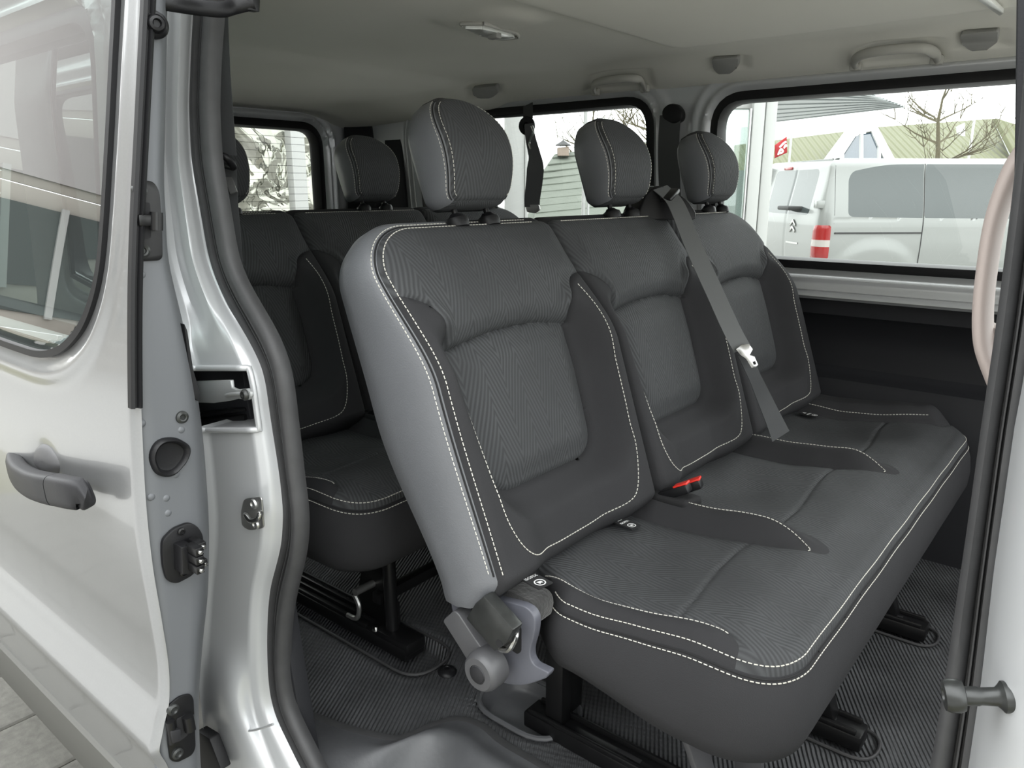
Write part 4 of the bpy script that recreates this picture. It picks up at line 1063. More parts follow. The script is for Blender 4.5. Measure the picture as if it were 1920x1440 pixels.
strip('webbing', cr(p_l, 8), _rt*.8+_fw*.25+np.array([0, 0, .1]), np.interp(np.linspace(0, 1, 33), [0, .3, 1], [.030, .028, .050]), BELT, bh)
tg = [dep(x, y, 1.612) for x, y in ((1379, 655), (1390, 646), (1404, 645), (1411, 655), (1405, 666), (1414, 668), (1421, 684), (1416, 690), (1408, 690), (1398, 673), (1388, 666))]
t_ = slab('tongue', tg, -_fw*.003, CHROME, bh, .001)
slab('tongue_slot', [dep(x, y, 1.6075) for x, y in ((1412, 678), (1416, 677), (1418, 683), (1414, 684))], -_fw*.0004, SEAM, t_)
# hanging belt at the rear far window
hb = thing('seat_belt', 'black belt hanging from the roof edge in front of the rear far window', 'seat belt', tuple(at(992, 205, 'y', 2.26)), 'seat belts')
Yh = 2.26
strip('strap', [at(990, 196, 'y', 2.31), at(990, 212, 'y', 2.29), at(990, 226, 'y', 2.27)], (1, 0, 0), .040, BELT, hb)
lathe('ring', [(.012, -.006), (.031, -.006), (.033, 0), (.031, .006), (.012, .006), (.010, 0), (.012, -.006)], at(988, 236, 'y', 2.262), (.15, -1, 0), BLACK, hb, 26)
wp = [at(991, 232, 'y', Yh-.01), at(995, 260, 'y', Yh-.01), at(1002, 290, 'y', Yh-.012), at(1004, 310, 'y', Yh-.012), at(1002, 340, 'y', Yh-.01), at(998, 372, 'y', Yh-.01), at(998, 388, 'y', Yh-.01)]
strip('webbing', cr(wp, 8), _rt, np.interp(np.linspace(0, 1, 49), [0, .35, .55, 1], [.030, .045, .062, .055]), BELT, hb)
slab('tongue', [at(x, y, 'y', Yh-.016) for x, y in smooth_px([(984, 384), (1010, 384), (1012, 394), (1004, 400), (988, 398)], 3)], (0, .006, 0), ZINC, hb, .001)
tube('snap_hook', cr([at(997, 236, 'y', Yh-.02), at(1000, 246, 'y', Yh-.02), at(996, 258, 'y', Yh-.02), at(993, 268, 'y', Yh-.02), at(995, 280, 'y', Yh-.02)], 6), .0042, CHROME, hb, 8)
# pillar belt between the two far windows
pb = thing('seat_belt', 'black belt running down the pillar between the two far windows', 'seat belt', tuple(at(1258, 215, 'y', 2.32)), 'seat belts')
slab('belt_guide', [at(x, y, 'y', 2.300) for x, y in smooth_px([(1240, 222), (1240, 205), (1252, 194), (1268, 194), (1279, 208), (1278, 226), (1262, 234)], 8)], (0, .03, 0), BLACK, pb, .007)
strip('webbing', cr([at(1257, 215, 'y', 2.305), at(1254, 260, 'y', 2.30), at(1254, 310, 'y', 2.285), at(1256, 360, 'y', 2.27), at(1260, 420, 'y', 2.25)], 8), (1, 0, 0), .075, BELT, pb)
# belt on the near rear pillar
nb = thing('seat_belt', 'black belt and loop beside the near rear pillar seal', 'seat belt', tuple(at(418, 300, 'y', .72)), 'seat belts')
strip('webbing', cr([at(402, -30, 'y', .70), at(405, 60, 'y', .70), at(409, 140, 'y', .70), at(415, 220, 'y', .705), at(421, 290, 'y', .71)], 8), (.8, .6, 0), .040, BELT, nb)
strip('webbing', cr([at(423, 300, 'y', .715), at(428, 380, 'y', .72), at(434, 450, 'y', .72), at(440, 530, 'y', .72), at(446, 640, 'y', .72)], 8), (.8, .6, 0), .034, BELT, nb)
tube('loop', cr([at(403, 294, 'y', .70), at(412, 293, 'y', .69), at(422, 294, 'y', .69), at(432, 304, 'y', .70), at(437, 313, 'y', .71), at(424, 310, 'y', .715), at(405, 308, 'y', .72)], 8), .006, BLACK, nb, 10)
strip('tongue', [at(428, 330, 'y', .72), at(433, 346, 'y', .72), at(439, 362, 'y', .72)], (.8, .6, 0), .012, ZINC, nb, .004)

# ------------------------------------------------------------------ headliner fittings
def grab(pxs, label, y, r):
    NR = np.array([0, -.75, -.65]); pts = cr([ceil_pt(x, yy2)+NR*.004 for x, yy2 in pxs], 8)
    base = pts.mean(0); t = thing('grab_handle', label, 'handle', tuple(base), 'roof grab handles')
    n = len(pts); out = np.array(pts); k = np.sin(np.linspace(0, 1, n)*PI)**.5; out += NR*(.020*k)[:, None]
    sc2 = np.stack([np.interp(np.linspace(0, 1, n), [0, .08, .3, .7, .92, 1], [.5, 1.05, .95, .95, 1.05, .5]), np.ones(n)], 1)
    sweep('grip', out, [(a*r, b*r*.62) for a, b in circ(1, 14)], LINERP, t, (0, 1, 0), sc2)
    for e in (pts[1], pts[-2]): box('mount', e+NR*.004, (.030, .022, .024), LINERP, t, .006)
    return t
grab([(1119, 171), (1117, 155), (1128, 146), (1150, 141), (1180, 138), (1202, 141), (1210, 151), (1211, 164)], 'grey grab handle above the rear far window', 2.272, .013)
grab([(1606, 122), (1606, 106), (1622, 93), (1660, 84), (1710, 80), (1742, 82), (1757, 95), (1758, 110)], 'grey grab handle above the front far window', 2.272, .013)
def plug(pxs, label):
    NR = np.array([0, -.75, -.65]); pts = [ceil_pt(x, y)+NR*.010 for x, y in smooth_px(pxs, 5)]
    c_ = np.mean(pts, 0); t = slab('coat_hook_cover', pts, -NR*.022, LINERD, None, .005, 2); tag(t, label, 'hook cover', 'headliner hook covers'); return t
plug([(886, 163), (934, 158), (936, 172), (924, 181), (900, 182), (890, 176)], 'small grey hook cover in the headliner behind the near headrest')
plug([(1336, 108), (1387, 104), (1386, 122), (1372, 135), (1348, 136), (1339, 126)], 'small grey hook cover between the two roof grab handles')
plug([(1801, 60), (1874, 53), (1872, 75), (1852, 90), (1820, 91), (1805, 78)], 'grey hook cover right of the front grab handle')
def lamp(px, label):
    P_ = [ceil_pt(x, y) for x, y in px]; c_ = np.mean(P_, 0)
    t = thing('ceiling_light', label, 'ceiling light', tuple(c_), 'roof lamps')
    pts = [p_+np.array([0, 0, -.003]) for p_ in P_]
    slab('lens', pts, (0, 0, -.008), LENS, t, .003)
    return t, c_
lt, lc_ = lamp(smooth_px([(870, 44), (905, 45), (962, 59), (966, 64), (940, 66), (905, 58)], 4), 'oval roof lamp with white lens above the rear bench')
box('switch', lc_+np.array([.012, -.012, -.016]), (.03, .02, .014), LINERD, lt, .004)
sweep('bezel', cr([ceil_pt(x, y)+np.array([0, 0, -.004]) for x, y in smooth_px([(862, 41), (905, 40), (968, 58), (974, 66), (940, 70), (900, 61)], 6)], 2, True), circ(.0045, 8), LINERP, lt, (0, 0, 1))
lt2, lc2 = lamp(smooth_px([(1832, -14), (1850, -20), (1884, 14), (1876, 20)], 3), 'slim roof lamp at the front edge of the headliner')

# beige handle on the B-pillar
bhd = thing('pillar_handle', 'large beige grab handle on the pillar at the right edge', 'handle', tuple(at(1860, 500, 'y', .72)))
hp_ = [(1950, 258), (1914, 300), (1888, 350), (1865, 421), (1850, 510), (1843, 590), (1847, 650), (1866, 700), (1888, 745), (1910, 790)]
hpath = cr([at(x, y, 'y', .705) for x, y in hp_], 8); n = len(hpath)
scl = np.stack([np.interp(np.linspace(0, 1, n), [0, .2, .45, .7, .85, 1], [1.25, 1.05, .95, .98, 1.15, 1.0]), np.ones(n)], 1)
sweep('grip', hpath, [(a*.0076, b*.016) for a, b in circ(1, 18)], BEIGE, bhd, (0, 1, 0), scl)
slabpx('handle_foot', smooth_px([(1832, 600), (1836, 655), (1854, 722), (1880, 780), (1915, 720), (1895, 640), (1876, 622), (1860, 612)], 8), 'y', .705, .02, BEIGE, bhd, .006, 3)
slabpx('handle_head', smooth_px([(1900, 305), (1950, 240), (1990, 330), (1930, 358), (1904, 372), (1892, 360)], 8), 'y', .705, .02, BEIGE, bhd, .006, 3)
# ------------------------------------------------------------------ outside: yard, parked van, showroom, hall, trees
GZ = -.56
PAVE = material('concrete_paving', (.34, .335, .32), .9, bump=(40, .004), noise=(25, .35))  # kept lighter than the pavers to bounce light into the van
MOSS = material('mossy_joint_sand', (.12, .115, .06), .95, noise=(30, .5))
ground = struct(mk('ground', [(-60, -40, GZ-.012), (60, -40, GZ-.012), (60, 60, GZ-.012), (-60, 60, GZ-.012)], [(0, 1, 2, 3)], MOSS, None, None, False), 'paved yard around the van')
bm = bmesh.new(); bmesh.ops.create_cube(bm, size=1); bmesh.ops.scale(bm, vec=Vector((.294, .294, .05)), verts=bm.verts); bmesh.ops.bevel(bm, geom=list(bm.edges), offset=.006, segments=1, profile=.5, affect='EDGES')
pv_me = bm_mesh('paver', bm, True, 30); pv_me.materials.append(material('shade_toned_paver', (.115, .112, .10), .9, bump=(60, .004), noise=(40, .45)))  # van's shade put into the colour; same concrete as the yard paving
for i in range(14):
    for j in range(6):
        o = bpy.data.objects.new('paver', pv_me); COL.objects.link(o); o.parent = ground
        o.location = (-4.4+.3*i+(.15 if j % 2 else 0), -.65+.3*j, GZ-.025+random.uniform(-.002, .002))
slab('yard_paving', [(-60, -40, GZ-.006), (60, -40, GZ-.006), (60, -.80, GZ-.006), (-60, -.80, GZ-.006)], (0, 0, -.004), PAVE, ground)
slab('yard_paving', [(-60, 1.00, GZ-.006), (60, 1.0, GZ-.006), (60, 60, GZ-.006), (-60, 60, GZ-.006)], (0, 0, -.004), PAVE, ground)

def base(px, d): p = dep(px, 355, d); return np.array([p[0], p[1]])
# --- parked silver van
VP = material('pale_silver_paint', (.205, .213, .205), .35, .35, .5)
VG = material('tinted_van_glass', (.045, .054, .054), .12, 0, .4)
TL = material('red_lamp_lens', (.22, .006, .006), .25, 0, .5)
TW = material('clear_lamp_lens', (.34,.32,.30), .25, 0, .5)
DARKL = material('dark_slot', (.03, .03, .03), .7)
D0 = 8.7; c2 = base(1546, D0); th = math.radians(4)
fwh = _fw*[1, 1, 0]; fwh = fwh/np.linalg.norm(fwh)
ex = _rt*math.cos(th)+fwh*math.sin(th); ey = fwh*math.cos(th)-_rt*math.sin(th)
rc = .16
plan = []; nrm = []
for s in np.linspace(1.94, rc, 40): plan.append((0, s)); nrm.append((-1, 0))
for a in np.linspace(0, PI/2, 16)[1:-1]: plan.append((rc-rc*math.cos(a), rc-rc*math.sin(a))); nrm.append((-math.cos(a), -math.sin(a)))
for s in np.linspace(rc, 4.7, 110): plan.append((s, 0)); nrm.append((0, -1))
plan = np.array(plan); nrm = np.array(nrm); sl = np.r_[0, np.cumsum(np.linalg.norm(np.diff(plan, axis=0), axis=1))]
s_c = sl[np.argmin(np.abs(plan[:, 0]-.045)+np.abs(plan[:, 1]-.045))]; sl = sl-s_c      # s = 0 at the corner
def FR_VAN(u, v, w):
    px_ = np.interp(u, sl, plan[:, 0]); py_ = np.interp(u, sl, plan[:, 1]); nx_ = np.interp(u, sl, nrm[:, 0]); ny_ = np.interp(u, sl, nrm[:, 1])
    a = px_+nx_*w; b = py_+ny_*w
    return np.stack([c2[0]+ex[0]*a+ey[0]*b, c2[1]+ex[1]*a+ey[1]*b, GZ+np.asarray(v)], 1)
K = 1420/D0
def S(px): return (px-1552)/K+.03
def Zv(py): return 1.59+(355-py)/K*1.02
g1 = round_poly([(S(1592), Zv(404)), (S(1739.5), Zv(407)), (S(1739.5), Zv(309)), (S(1662), Zv(310)), (S(1600), Zv(322)), (S(1592), Zv(335))], [.07, .005, .005, .3, .10, .06], 6)
g2 = round_poly([(S(1743), Zv(407)), (S(1743), Zv(309)), (S(1990), Zv(309)), (S(1990), Zv(409))], .01, 4)[::-1]
rw = rrect(-1.60, -.34, Zv(403), Zv(317), .08); rw_split = -.98
lampp = round_poly([(-.20, .80), (.085, .80), (.085, 1.185), (-.12, 1.185), (-.17, 1.13)], [.02, .02, .03, .03, .03], 4)
arch = (S(1655), .36)
def vw(Q, e):
    u, v = Q[:, 0], Q[:, 1]
    w_ = -.11*sm(1.15, 1.95, v)-.05*sm(1.0, .3, v)
    top = 1.945; r = .10; q = np.clip(r-(top-v), 0, r); w_ -= (r-np.sqrt(np.maximum(r*r-q*q, 0)))*1.2
    for x_, wd, a0, a1 in ((.11, .006, .3, 1.9),): w_ -= .012*np.exp(-((u-x_)/wd)**2)*((v > a0) & (v < a1))
    w_ -= .014*np.exp(-((v-1.245)/.006)**2)*(u > .1)*(u < S(1741))
    w_ -= .012*np.exp(-((u+.97)/.006)**2)
    d = np.hypot(u-arch[0], v-arch[1]); w_ += .018*sm(.70, .52, d)*(u > 0)
    dl = sdf(Q, lampp); w_ += .010*sm(.0, -.02, dl)
    return w_
vpad = Pad(lambda v: sl[0], lambda v: sl[-1], np.r_[np.linspace(.25, 1.80, 80), 1.80+.145*np.sin(np.linspace(0, PI/2, 12))[1:]], 230, vw, FR_VAN, [(dense(g1, .03), True), (dense(g2, .03), True), (dense(rw, .03), True), (dense(lampp, .03), True)])
pvan = thing('parked_van', 'pale silver van with red tail lamp parked beyond the far window', 'van', (c2[0], c2[1], GZ))
m1, m2, m3, m4 = (inside(vpad.C, p_) for p_ in (g1, g2, rw, lampp))
vpad.part('body', ~(m1 | m2 | m3 | m4), VP, pvan)
vpad.part('side_window', m1, VG, pvan); vpad.part('side_window', m2, VG, pvan)
rwo = vpad.part('rear_window', m3 & (vpad.C[:, 0] > rw_split), VG, pvan); vpad.part('rear_window', m3 & (vpad.C[:, 0] <= rw_split), VG, pvan)
mid_b = (vpad.C[:, 1] > .935) & (vpad.C[:, 1] < 1.01)
tl = vpad.part('tail_lamp', m4 & ~mid_b, TL, pvan); tl['label'] = 'red tail lamp'; vpad.part('reversing_lens', m4 & mid_b, TW, tl)
topi = FR_VAN(np.linspace(sl[0], sl[-1], 120), np.full(120, 1.944), np.full(120, -.23))
far_a = topi[-1]+np.append(ey, 0)[:3]*1.5 if len(ey) == 2 else topi[-1]+ey*1.5
slab('roof', list(topi)+[far_a], (0, 0, -.03), VP, pvan)
far1 = [np.array([*(c2+ex[:2]*a+ey[:2]*1.9), 0]) for a in (0, 4.7)]
slab('far_side', [far1[0]+[0, 0, GZ+.25], far1[1]+[0, 0, GZ+.25], far1[1]+[0, 0, GZ+1.9], far1[0]+[0, 0, GZ+1.9]], ey*.03, VP, pvan)
def vpt(u, v, w): return FR_VAN([u], [v], [w+vw(np.array([[u, v]]), None)[0]])[0]
for u_, z0_, z1_ in ((S(1741.5), .4, 1.88), (.115, 1.2, 1.86)):
    pts_ = [vpt(u_, z, .001) for z in np.linspace(z0_, z1_, 14)]
    tube('panel_gap', pts_, .006, DARKL, pvan, 6)
bar('door_rail', vpt(S(1568), Zv(434), .004), vpt(S(1740), Zv(434), .004), .012, .02, DARKL, pvan, .002)
box('hinge', vpt(-.10, Zv(382), .012), (.10, .10, .09), VP, pvan, .01, rot=Matrix.Rotation(YAW, 4, 'Z'))
bar('brake_lamp', vpt(-1.35, Zv(313)+.0, .006), vpt(-1.12, Zv(313), .006), .02, .035, TL, pvan, .006)
# double-chevron badge and lettering strip on the tailgate
cu = -.72
for k, dz in enumerate((.0, .075)):
    pts2 = [(-.075, 0), (0, .055), (.075, 0), (.075, .035), (0, .09), (-.075, .035)]
    V3 = [vpt(cu+a, 1.065+dz+b, .004) for a, b in pts2]
    slab('badge_chevron', [V3[i] for i in (0, 1, 2, 3, 4, 5)], -ex*.012, CHROME, pvan, .003)
slab('badge_lettering', [vpt(cu+a, .93+b, .003) for a, b in ((-.17, 0), (.17, 0), (.17, .022), (-.17, .022))], -ex*.004, ZINC, pvan)
sh = vpt(-.75, Zv(391), -.09); box('parcel_shelf', sh, (.5, .4, .05), DARKL, pvan, .02, rot=Matrix.Rotation(YAW, 4, 'Z'))
for a, b in ((arch[0], .10), (arch[0]+3.1, .10)):
    o_ = c2+ex[:2]*a+ey[:2]*b; lathe('wheel', [(0, -.02), (.2, -.02), (.22, 0), (.31, -.01), (.33, .04), (.33, .18), (.30, .22), (0, .22)], (o_[0], o_[1], GZ+.33), ey, RUBBER, pvan, 28)

# --- showroom: white column, glazing, canopy
WHT = material('white_powder_coat', (.36, .365, .355), .4, noise=(2, .03))
SOFF = material('grey_soffit', (.36, .385, .39), .5, .2)
def post(px0, px1, d, z0, z1, mat, par, name, thick=.12):
    a, b = base(px0, d), base(px1, d)
    return slab(name, [(a[0], a[1], z0), (b[0], b[1], z0), (b[0], b[1], z1), (a[0], a[1], z1)], fwh*thick, mat, par, .01)
sr = thing('showroom', 'white framed glass showroom corner behind the far headrest', 'building', tuple(np.append(base(1400, 5.6), GZ)))
post(1402, 1424, 5.6, GZ, 2.6, WHT, sr, 'column'); post(1425, 1446, 5.62, GZ, 2.6, WHT, sr, 'column', .14)
gsh = glass('showroom_glass', (.70, .76, .74), 1.3)
a, b = base(1290, 5.7), base(1404, 5.7)
slab('pane', [(a[0], a[1], GZ+.1), (b[0], b[1], GZ+.1), (b[0], b[1], 2.2), (a[0], a[1], 2.2)], fwh*.01, gsh, sr)
post(1290, 1404, 5.66, 1.60, 1.85, WHT, sr, 'transom', .08)
post(1396, 1400, 5.6, GZ, 1.6, ZINC, sr, 'mullion', .05)
a, b = base(1280, 9.0), base(1432, 9.0)
slab('showroom_back', [(a[0], a[1], GZ), (b[0], b[1], GZ), (b[0], b[1], 1.25), (a[0], a[1], 1.25)], fwh*.05, material('showroom_inside', (.2, .22, .21), .7), sr)
cn = thing('canopy', 'white canopy with grey ribbed soffit above the parked van', 'canopy', tuple(at(1580, 200, 'z', 2.6)))
sp_ = [at(1438, 229, 'z', 2.6), at(1695, 199, 'z', 2.6), at(1640, 178, 'z', 2.6), at(1438, 120, 'z', 2.6)]
slab('soffit', sp_, (0, 0, .03), SOFF, cn)
slab('fascia', [p_+np.array([0, 0, .032]) for p_ in sp_], (0, 0, .55), WHT, cn)
for k in range(9):
    t = k/9; a = sp_[0]*(1-t)+sp_[3]*t; b = sp_[1]*(1-t)+sp_[2]*t
    bar('soffit_rib', a+np.array([0, 0, -.012]), b+np.array([0, 0, -.012]), .05, .02, SOFF, cn, .004)
# column seen through the rear far window
c4 = thing('white_post', 'tall white steel post outside the rear far window', 'post', tuple(np.append(base(968, 6.0), GZ)))
post(946, 984, 6.0, GZ, 3.4, WHT, c4, 'shaft', .15); post(984, 990, 5.98, GZ, 3.4, WHT, c4, 'edge_profile', .04)
c5 = thing('white_post', 'slim grey-white post right of the chimney house', 'post', tuple(np.append(base(1096, 6.5), GZ)))
post(1092, 1099, 6.5, GZ, 3.4, WHT, c5, 'shaft', .05); post(1102, 1106, 6.5, GZ, .98, WHT, c5, 'edge_profile', .05)

# --- hall with the green sheet roof
def ribbed_sheet(name, col):
    m = material(name, col, .6); n = m.node_tree; b = n.nodes['Principled BSDF']
    wv = n.nodes.new('ShaderNodeTexWave'); wv.inputs['Scale'].default_value = 1.1; wv.bands_direction = 'X'; tcn = n.nodes.new('ShaderNodeTexCoord'); mp_ = n.nodes.new('ShaderNodeMapping'); mp_.inputs['Rotation'].default_value = (0, 0, -YAW); n.links.new(tcn.outputs['Object'], mp_.inputs[0]); n.links.new(mp_.outputs[0], wv.inputs['Vector'])
    bp = n.nodes.new('ShaderNodeBump'); bp.inputs['Distance'].default_value = .06; n.links.new(wv.outputs['Fac'], bp.inputs['Height']); n.links.new(bp.outputs[0], b.inputs['Normal']); return m
OLIVE = ribbed_sheet('olive_roof_sheet', (.092, .098, .043))
hl = thing('hall', 'long hall with olive sheet roof and white trapezoid gable window', 'building', tuple(np.append(base(1620, 28), GZ)))
def face(name, px, d, th_, mat, par, lean=0.0):
    pts = [dep(x, y, d+(lean*(355-y)/100)) for x, y in px]; return slab(name, pts, fwh*th_, mat, par, .0)
face('roof_slope', [(1380, 272), (1590, 246), (1560, 330), (1380, 330)], 28, .3, OLIVE, hl, 4)
face('roof_slope', [(1648, 238), (1869, 222), (1905, 292), (1905, 330), (1680, 330)], 28, .3, OLIVE, hl, 4)
face('roof_slope', [(1869, 222), (1990, 260), (1990, 330), (1905, 330), (1905, 292)], 28.4, .3, OLIVE, hl, 2)
face('ridge_flashing', [(1866, 222), (1873, 222), (1908, 292), (1899, 292)], 27.6, .2, WHT, hl, 4)
face('eave_band', [(1380, 240), (1600, 218), (1590, 246), (1380, 275)], 29.5, .3, WHT, hl, 4)
face('gable_frame', [(1538, 320), (1600, 236), (1645, 236), (1690, 320), (1668, 320), (1634, 246), (1608, 250), (1562, 320)], 27.4, .5, WHT, hl, 2)
GW = material('hall_window', (.03,.045,.06), .1, 0, .5)
face('gable_pane', [(1560, 320), (1584, 286), (1604, 256), (1615, 252), (1615, 320)], 27.5, .1, GW, hl, 2); face('gable_pane', [(1619, 320), (1619, 251), (1634, 248), (1650, 280), (1668, 320)], 27.5, .1, GW, hl, 2)
face('mullion', [(1615, 320), (1615, 250), (1619, 250), (1619, 320)], 27.3, .2, WHT, hl, 2)
face('mullion', [(1580, 320), (1580, 288), (1583, 284), (1583, 320)], 27.3, .2, WHT, hl, 2); face('mullion', [(1649, 320), (1649, 276), (1652, 282), (1652, 320)], 27.3, .2, WHT, hl, 2)
# --- house with chimney
ho = thing('house', 'grey-green shingled house with chimney beyond the rear far window', 'building', tuple(np.append(base(1130, 24), GZ)))
SH = material('slate_shingle', (.085, .097, .078), .8, bump=(3, .05), noise=(2, .15))
face('roof_slope', [(1000, 420), (1012, 330), (1040, 289), (1240, 262), (1260, 420)], 24, .4, SH, ho, 4)
face('side_slope', [(985, 420), (1012, 330), (1000, 420)], 24.2, .3, SH, ho, 4)
for k, yy3 in enumerate(np.linspace(296, 400, 9)):
    x0 = np.interp(yy3, [289, 330, 420], [1040, 1014, 1002]); a = dep(x0, yy3, 23.9+4*(355-yy3)/100); b = dep(1250, yy3-24, 23.9+4*(379-yy3)/100); bar('shingle_course', a, b, .03, .05, SH, ho, .01)
BRK = material('chimney_brick', (.095, .07, .05), .85, noise=(6, .3))
face('chimney', [(1046, 292), (1046, 277), (1067, 275), (1067, 292)], 23.6, .5, BRK, ho, 4)
ca = dep(1056, 272, 27.0); lathe('chimney_cap', [(.28, -.02), (.28, .0), (.05, .14), (.02, .17), (0, .2)], ca, (0, 0, 1), DARKL, ho, 12)

# --- bare trees
BARK = material('bare_bark', (.075, .066, .038), .9, noise=(20, .3))
def bare_tree(px, d, top_py, label, seed, n_b=11, spread=1.0):
    rnd = random.Random(seed); b = base(px, d); H = (dep(px, top_py, d)[2]-GZ)
    t = thing('bare_tree', label, 'tree', (b[0], b[1], GZ), 'leafless trees')
    tr = [(b[0]+.03*H*math.sin(k*1.3+seed)*k/10, b[1], GZ+H*k/8) for k in range(9)]
    tube('trunk', tr, .11, BARK, t, 8, None, (0, 1, .01), np.linspace(1.1, .12, 9))
    V = []; F = []
    def limb(p, dr, L, r, depth_):
        pts = [np.array(p)]; dr = np.array(dr, float)
        for k in range(4):
            dr = dr+np.array([rnd.uniform(-.25, .25), rnd.uniform(-.25, .25), rnd.uniform(-.05, .22)]); dr /= np.linalg.norm(dr); pts.append(pts[-1]+dr*L/4)
        for k in range(4):
            a, c = pts[k], pts[k+1]; r0 = r*(1-k*.2); r1 = r*(1-(k+1)*.2); i0 = len(V)
            dd = c-a; u_ = np.cross(dd, (.2, .3, .9)); u_ /= np.linalg.norm(u_)+1e-9; v_ = np.cross(dd, u_); v_ /= np.linalg.norm(v_)+1e-9
            for e, rr in ((a, r0), (c, r1)):
                for q in range(3): V.append(e+(u_*math.cos(q*2.094)+v_*math.sin(q*2.094))*rr)
            for q in range(3): F.append((i0+q, i0+(q+1) % 3, i0+3+(q+1) % 3, i0+3+q))
        if depth_ > 0:
            for _ in range(4 if depth_ > 1 else 5): limb(pts[rnd.randint(1, 4)], dr*.6+np.array([rnd.uniform(-1, 1), rnd.uniform(-1, 1), rnd.uniform(-.1, .6)]), L*.55, r*.5, depth_-1)
    for k in range(n_b):
        f = rnd.uniform(.38, .97); i = f*8; q = np.array(tr[int(i)]); an = k*2.4
        limb(q, (math.cos(an), math.sin(an), .35), H*.34*(1.25-f)*spread+.4, .035, 2)
    o_ = mk('branches', V, F, BARK, t, None, False); o_['kind'] = 'stuff'
    return t
bare_tree(1748, 20, 150, 'leafless tree standing in front of the olive hall roof', 3, 12, 1.0)
bare_tree(1105, 30, 190, 'leafless tree spreading above the chimney house', 5, 14, 1.3)
bare_tree(1232, 16, 170, 'leafless tree showing right of the middle headrest', 8, 12, 1.0)
# --- flags
def flag(px_pole, top, cloth, d, mat, label, emblem=None):
    p0 = base(px_pole, d); zt = dep(px_pole, top, d)[2]
    t = thing('flag', label, 'flag', (p0[0], p0[1], GZ), 'flags on poles')
    tube('pole', [(p0[0], p0[1], GZ), (p0[0], p0[1], (GZ+zt)/2), (p0[0], p0[1], zt)], .035, WHT, t, 10)
    (x0, y0), (x1, y1), (x2, y2), (x3, y3) = cloth; V = []; F = []; n = 10
    for i in range(n+1):
        for j in range(n+1):
            s_, q = i/n, j/n; x = (x0*(1-s_)+x1*s_)*(1-q)+(x3*(1-s_)+x2*s_)*q; y = (y0*(1-s_)+y1*s_)*(1-q)+(y3*(1-s_)+y2*s_)*q
            V.append(dep(x, y, d+.12*math.sin(s_*5+q*2)*s_))
    for i in range(n):
        for j in range(n): F.append((i*(n+1)+j, (i+1)*(n+1)+j, (i+1)*(n+1)+j+1, i*(n+1)+j+1))
    fl = mk('cloth', V, F, mat, t); so = fl.modifiers.new('thickness', 'SOLIDIFY'); so.thickness = .01
    if emblem:
        for k, (a, b) in enumerate(emblem): tube('flag_script', cr([dep(x, y, d-.16) for x, y in (a if isinstance(a, list) else [a])+b], 5), .028, WHITEP, fl, 6)
    return t
REDF = material('red_flag_cloth', (.26, .010, .013), .8); WHF = material('white_flag_cloth', (.5, .5, .5), .8)
flag(1475, 254, ((1475, 256), (1453, 272), (1452, 297), (1476, 286)), 22, REDF, 'red flag with white script on a white pole', [([(1459, 290)], [(1464, 280), (1468, 284), (1463, 288)]), ([(1462, 276)], [(1470, 268), (1474, 266)]), ([(1470, 278)], [(1473, 272), (1475, 275)])])
flag(1808, 228, ((1809, 230), (1792, 238), (1794, 252), (1810, 256)), 22, WHF, 'white flag drooping on a white pole before the hall')

# --- showroom front seen through the tailgate: wavy reflecting panes and a white post
WV = bpy.data.materials.new('wavy_pane'); WV.use_nodes = True; n_ = WV.node_tree; b_ = n_.nodes['Principled BSDF']; b_.inputs['Base Color'].default_value = (.30, .30, .26, 1); b_.inputs['Metallic'].default_value = .85; b_.inputs['Roughness'].default_value = .08
tcn = n_.nodes.new('ShaderNodeTexCoord'); nz_ = n_.nodes.new('ShaderNodeTexNoise'); nz_.inputs['Scale'].default_value = 1.6; nz_.inputs['Detail'].default_value = 2.5; nz_.inputs['Distortion'].default_value = 1.4; bp_ = n_.nodes.new('ShaderNodeBump'); bp_.inputs['Distance'].default_value = .5; bp_.inputs['Strength'].default_value = 1
n_.links.new(tcn.outputs['Object'], nz_.inputs['Vector']); n_.links.new(nz_.outputs['Fac'], bp_.inputs['Height']); n_.links.new(bp_.outputs[0], b_.inputs['Normal'])
ff = thing('glass_front', 'wavy reflecting glass front behind the tailgate window', 'building', (-6.5, 3.2, GZ))
for k in range(3): slab('mirror_pane', [(-6.5, 1.0+k*2.02, GZ+.05), (-6.5, 3.0+k*2.02, GZ+.05), (-6.5, 3.0+k*2.02, 3.4), (-6.5, 1.0+k*2.02, 3.4)], (-.02, 0, 0), WV, ff)
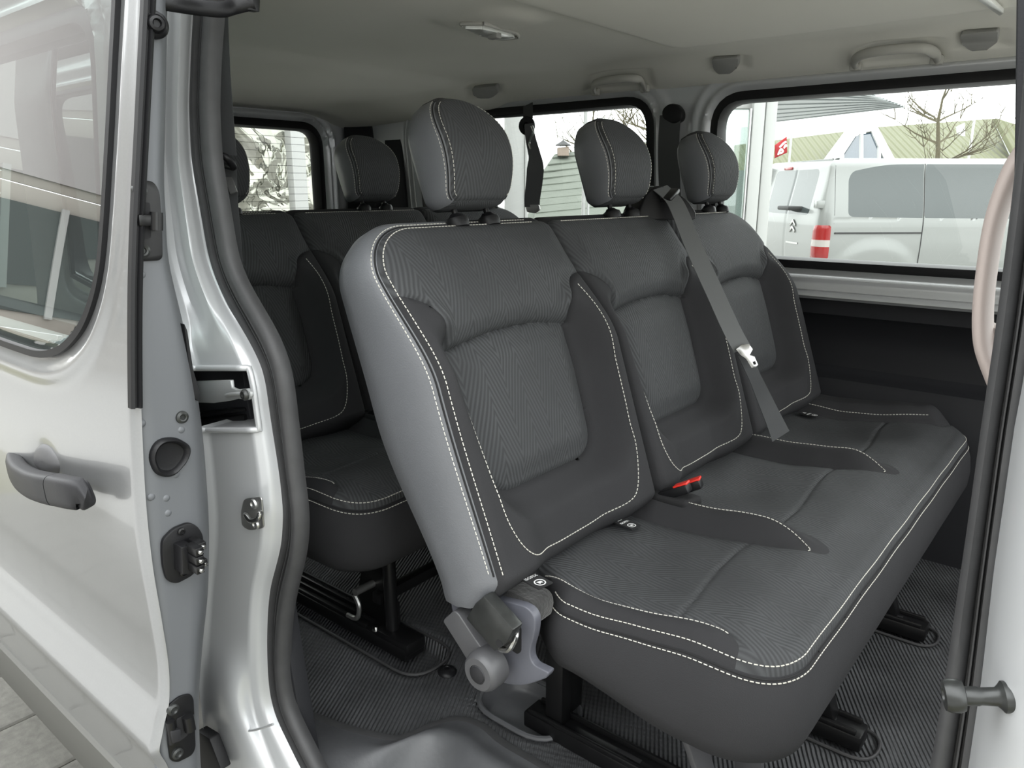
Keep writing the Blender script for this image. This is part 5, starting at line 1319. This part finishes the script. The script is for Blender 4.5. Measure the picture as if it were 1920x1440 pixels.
pa, pb_ = at(548, 300, 'x', -6.2), at(574, 300, 'x', -6.2)
slab('front_post', [(-6.2, pa[1], GZ), (-6.2, pb_[1], GZ), (-6.2, pb_[1], 3.4), (-6.2, pa[1], 3.4)], (-.1, 0, 0), WHT, ff, .01)

# --- cream plank-clad workshop across the yard, behind the photographer (seen as reflection in door and paint)
CREAM = material('cream_cladding', (.32, .298, .265), .7, noise=(3, .06))
wk = thing('workshop', 'cream plank-clad workshop across the yard, reflected in the sliding door', 'building', (-2.0, -9.0, GZ))
for k in range(20):
    z = GZ+.02+k*.30; box('plank', (-2.0, -9.0, z+.145), (30, .06, .285), CREAM, wk, .008)
for k in range(19):
    z = GZ+.02+k*.30; box('plank', (-12.0, -5.1, z+.145), (.06, 8.0, .285), CREAM, wk, .008)
GREYB = material('mauve_grey_panel', (.34, .32, .315), .6)
slab('upper_panel', [(-11.955, -9.0, 2.3), (-11.955, -1.1, 2.3), (-11.955, -1.1, 5.2), (-11.955, -9.0, 5.2)], (.02, 0, 0), GREYB, wk)
slab('wing_pane', [(-11.955, -4.6, .35), (-11.955, -2.6, .35), (-11.955, -2.6, 1.9), (-11.955, -4.6, 1.9)], (.02, 0, 0), VG, wk)
for y_ in (-4.65, -3.6, -2.6): slab('window_post', [(-11.93, y_, .30), (-11.93, y_+.10, .30), (-11.93, y_+.10, 1.95), (-11.93, y_, 1.95)], (.04, 0, 0), WHT, wk)
slab('roof_edge', [(-13, -9.1, 5.46), (9, -9.1, 5.46), (9, -8.4, 5.46), (-13, -8.4, 5.46)], (0, 0, .14), material('grey_fascia', (.30, .29, .29), .6), wk, .01)
slab('window_pane', [(-6.6, -8.955, .4), (-4.0, -8.955, .4), (-4.0, -8.955, 1.9), (-6.6, -8.955, 1.9)], (0, .02, 0), VG, wk)
slab('gate', [(-1.5, -8.955, GZ+.02), (1.6, -8.955, GZ+.02), (1.6, -8.955, 2.2), (-1.5, -8.955, 2.2)], (0, .03, 0), WHT, wk)
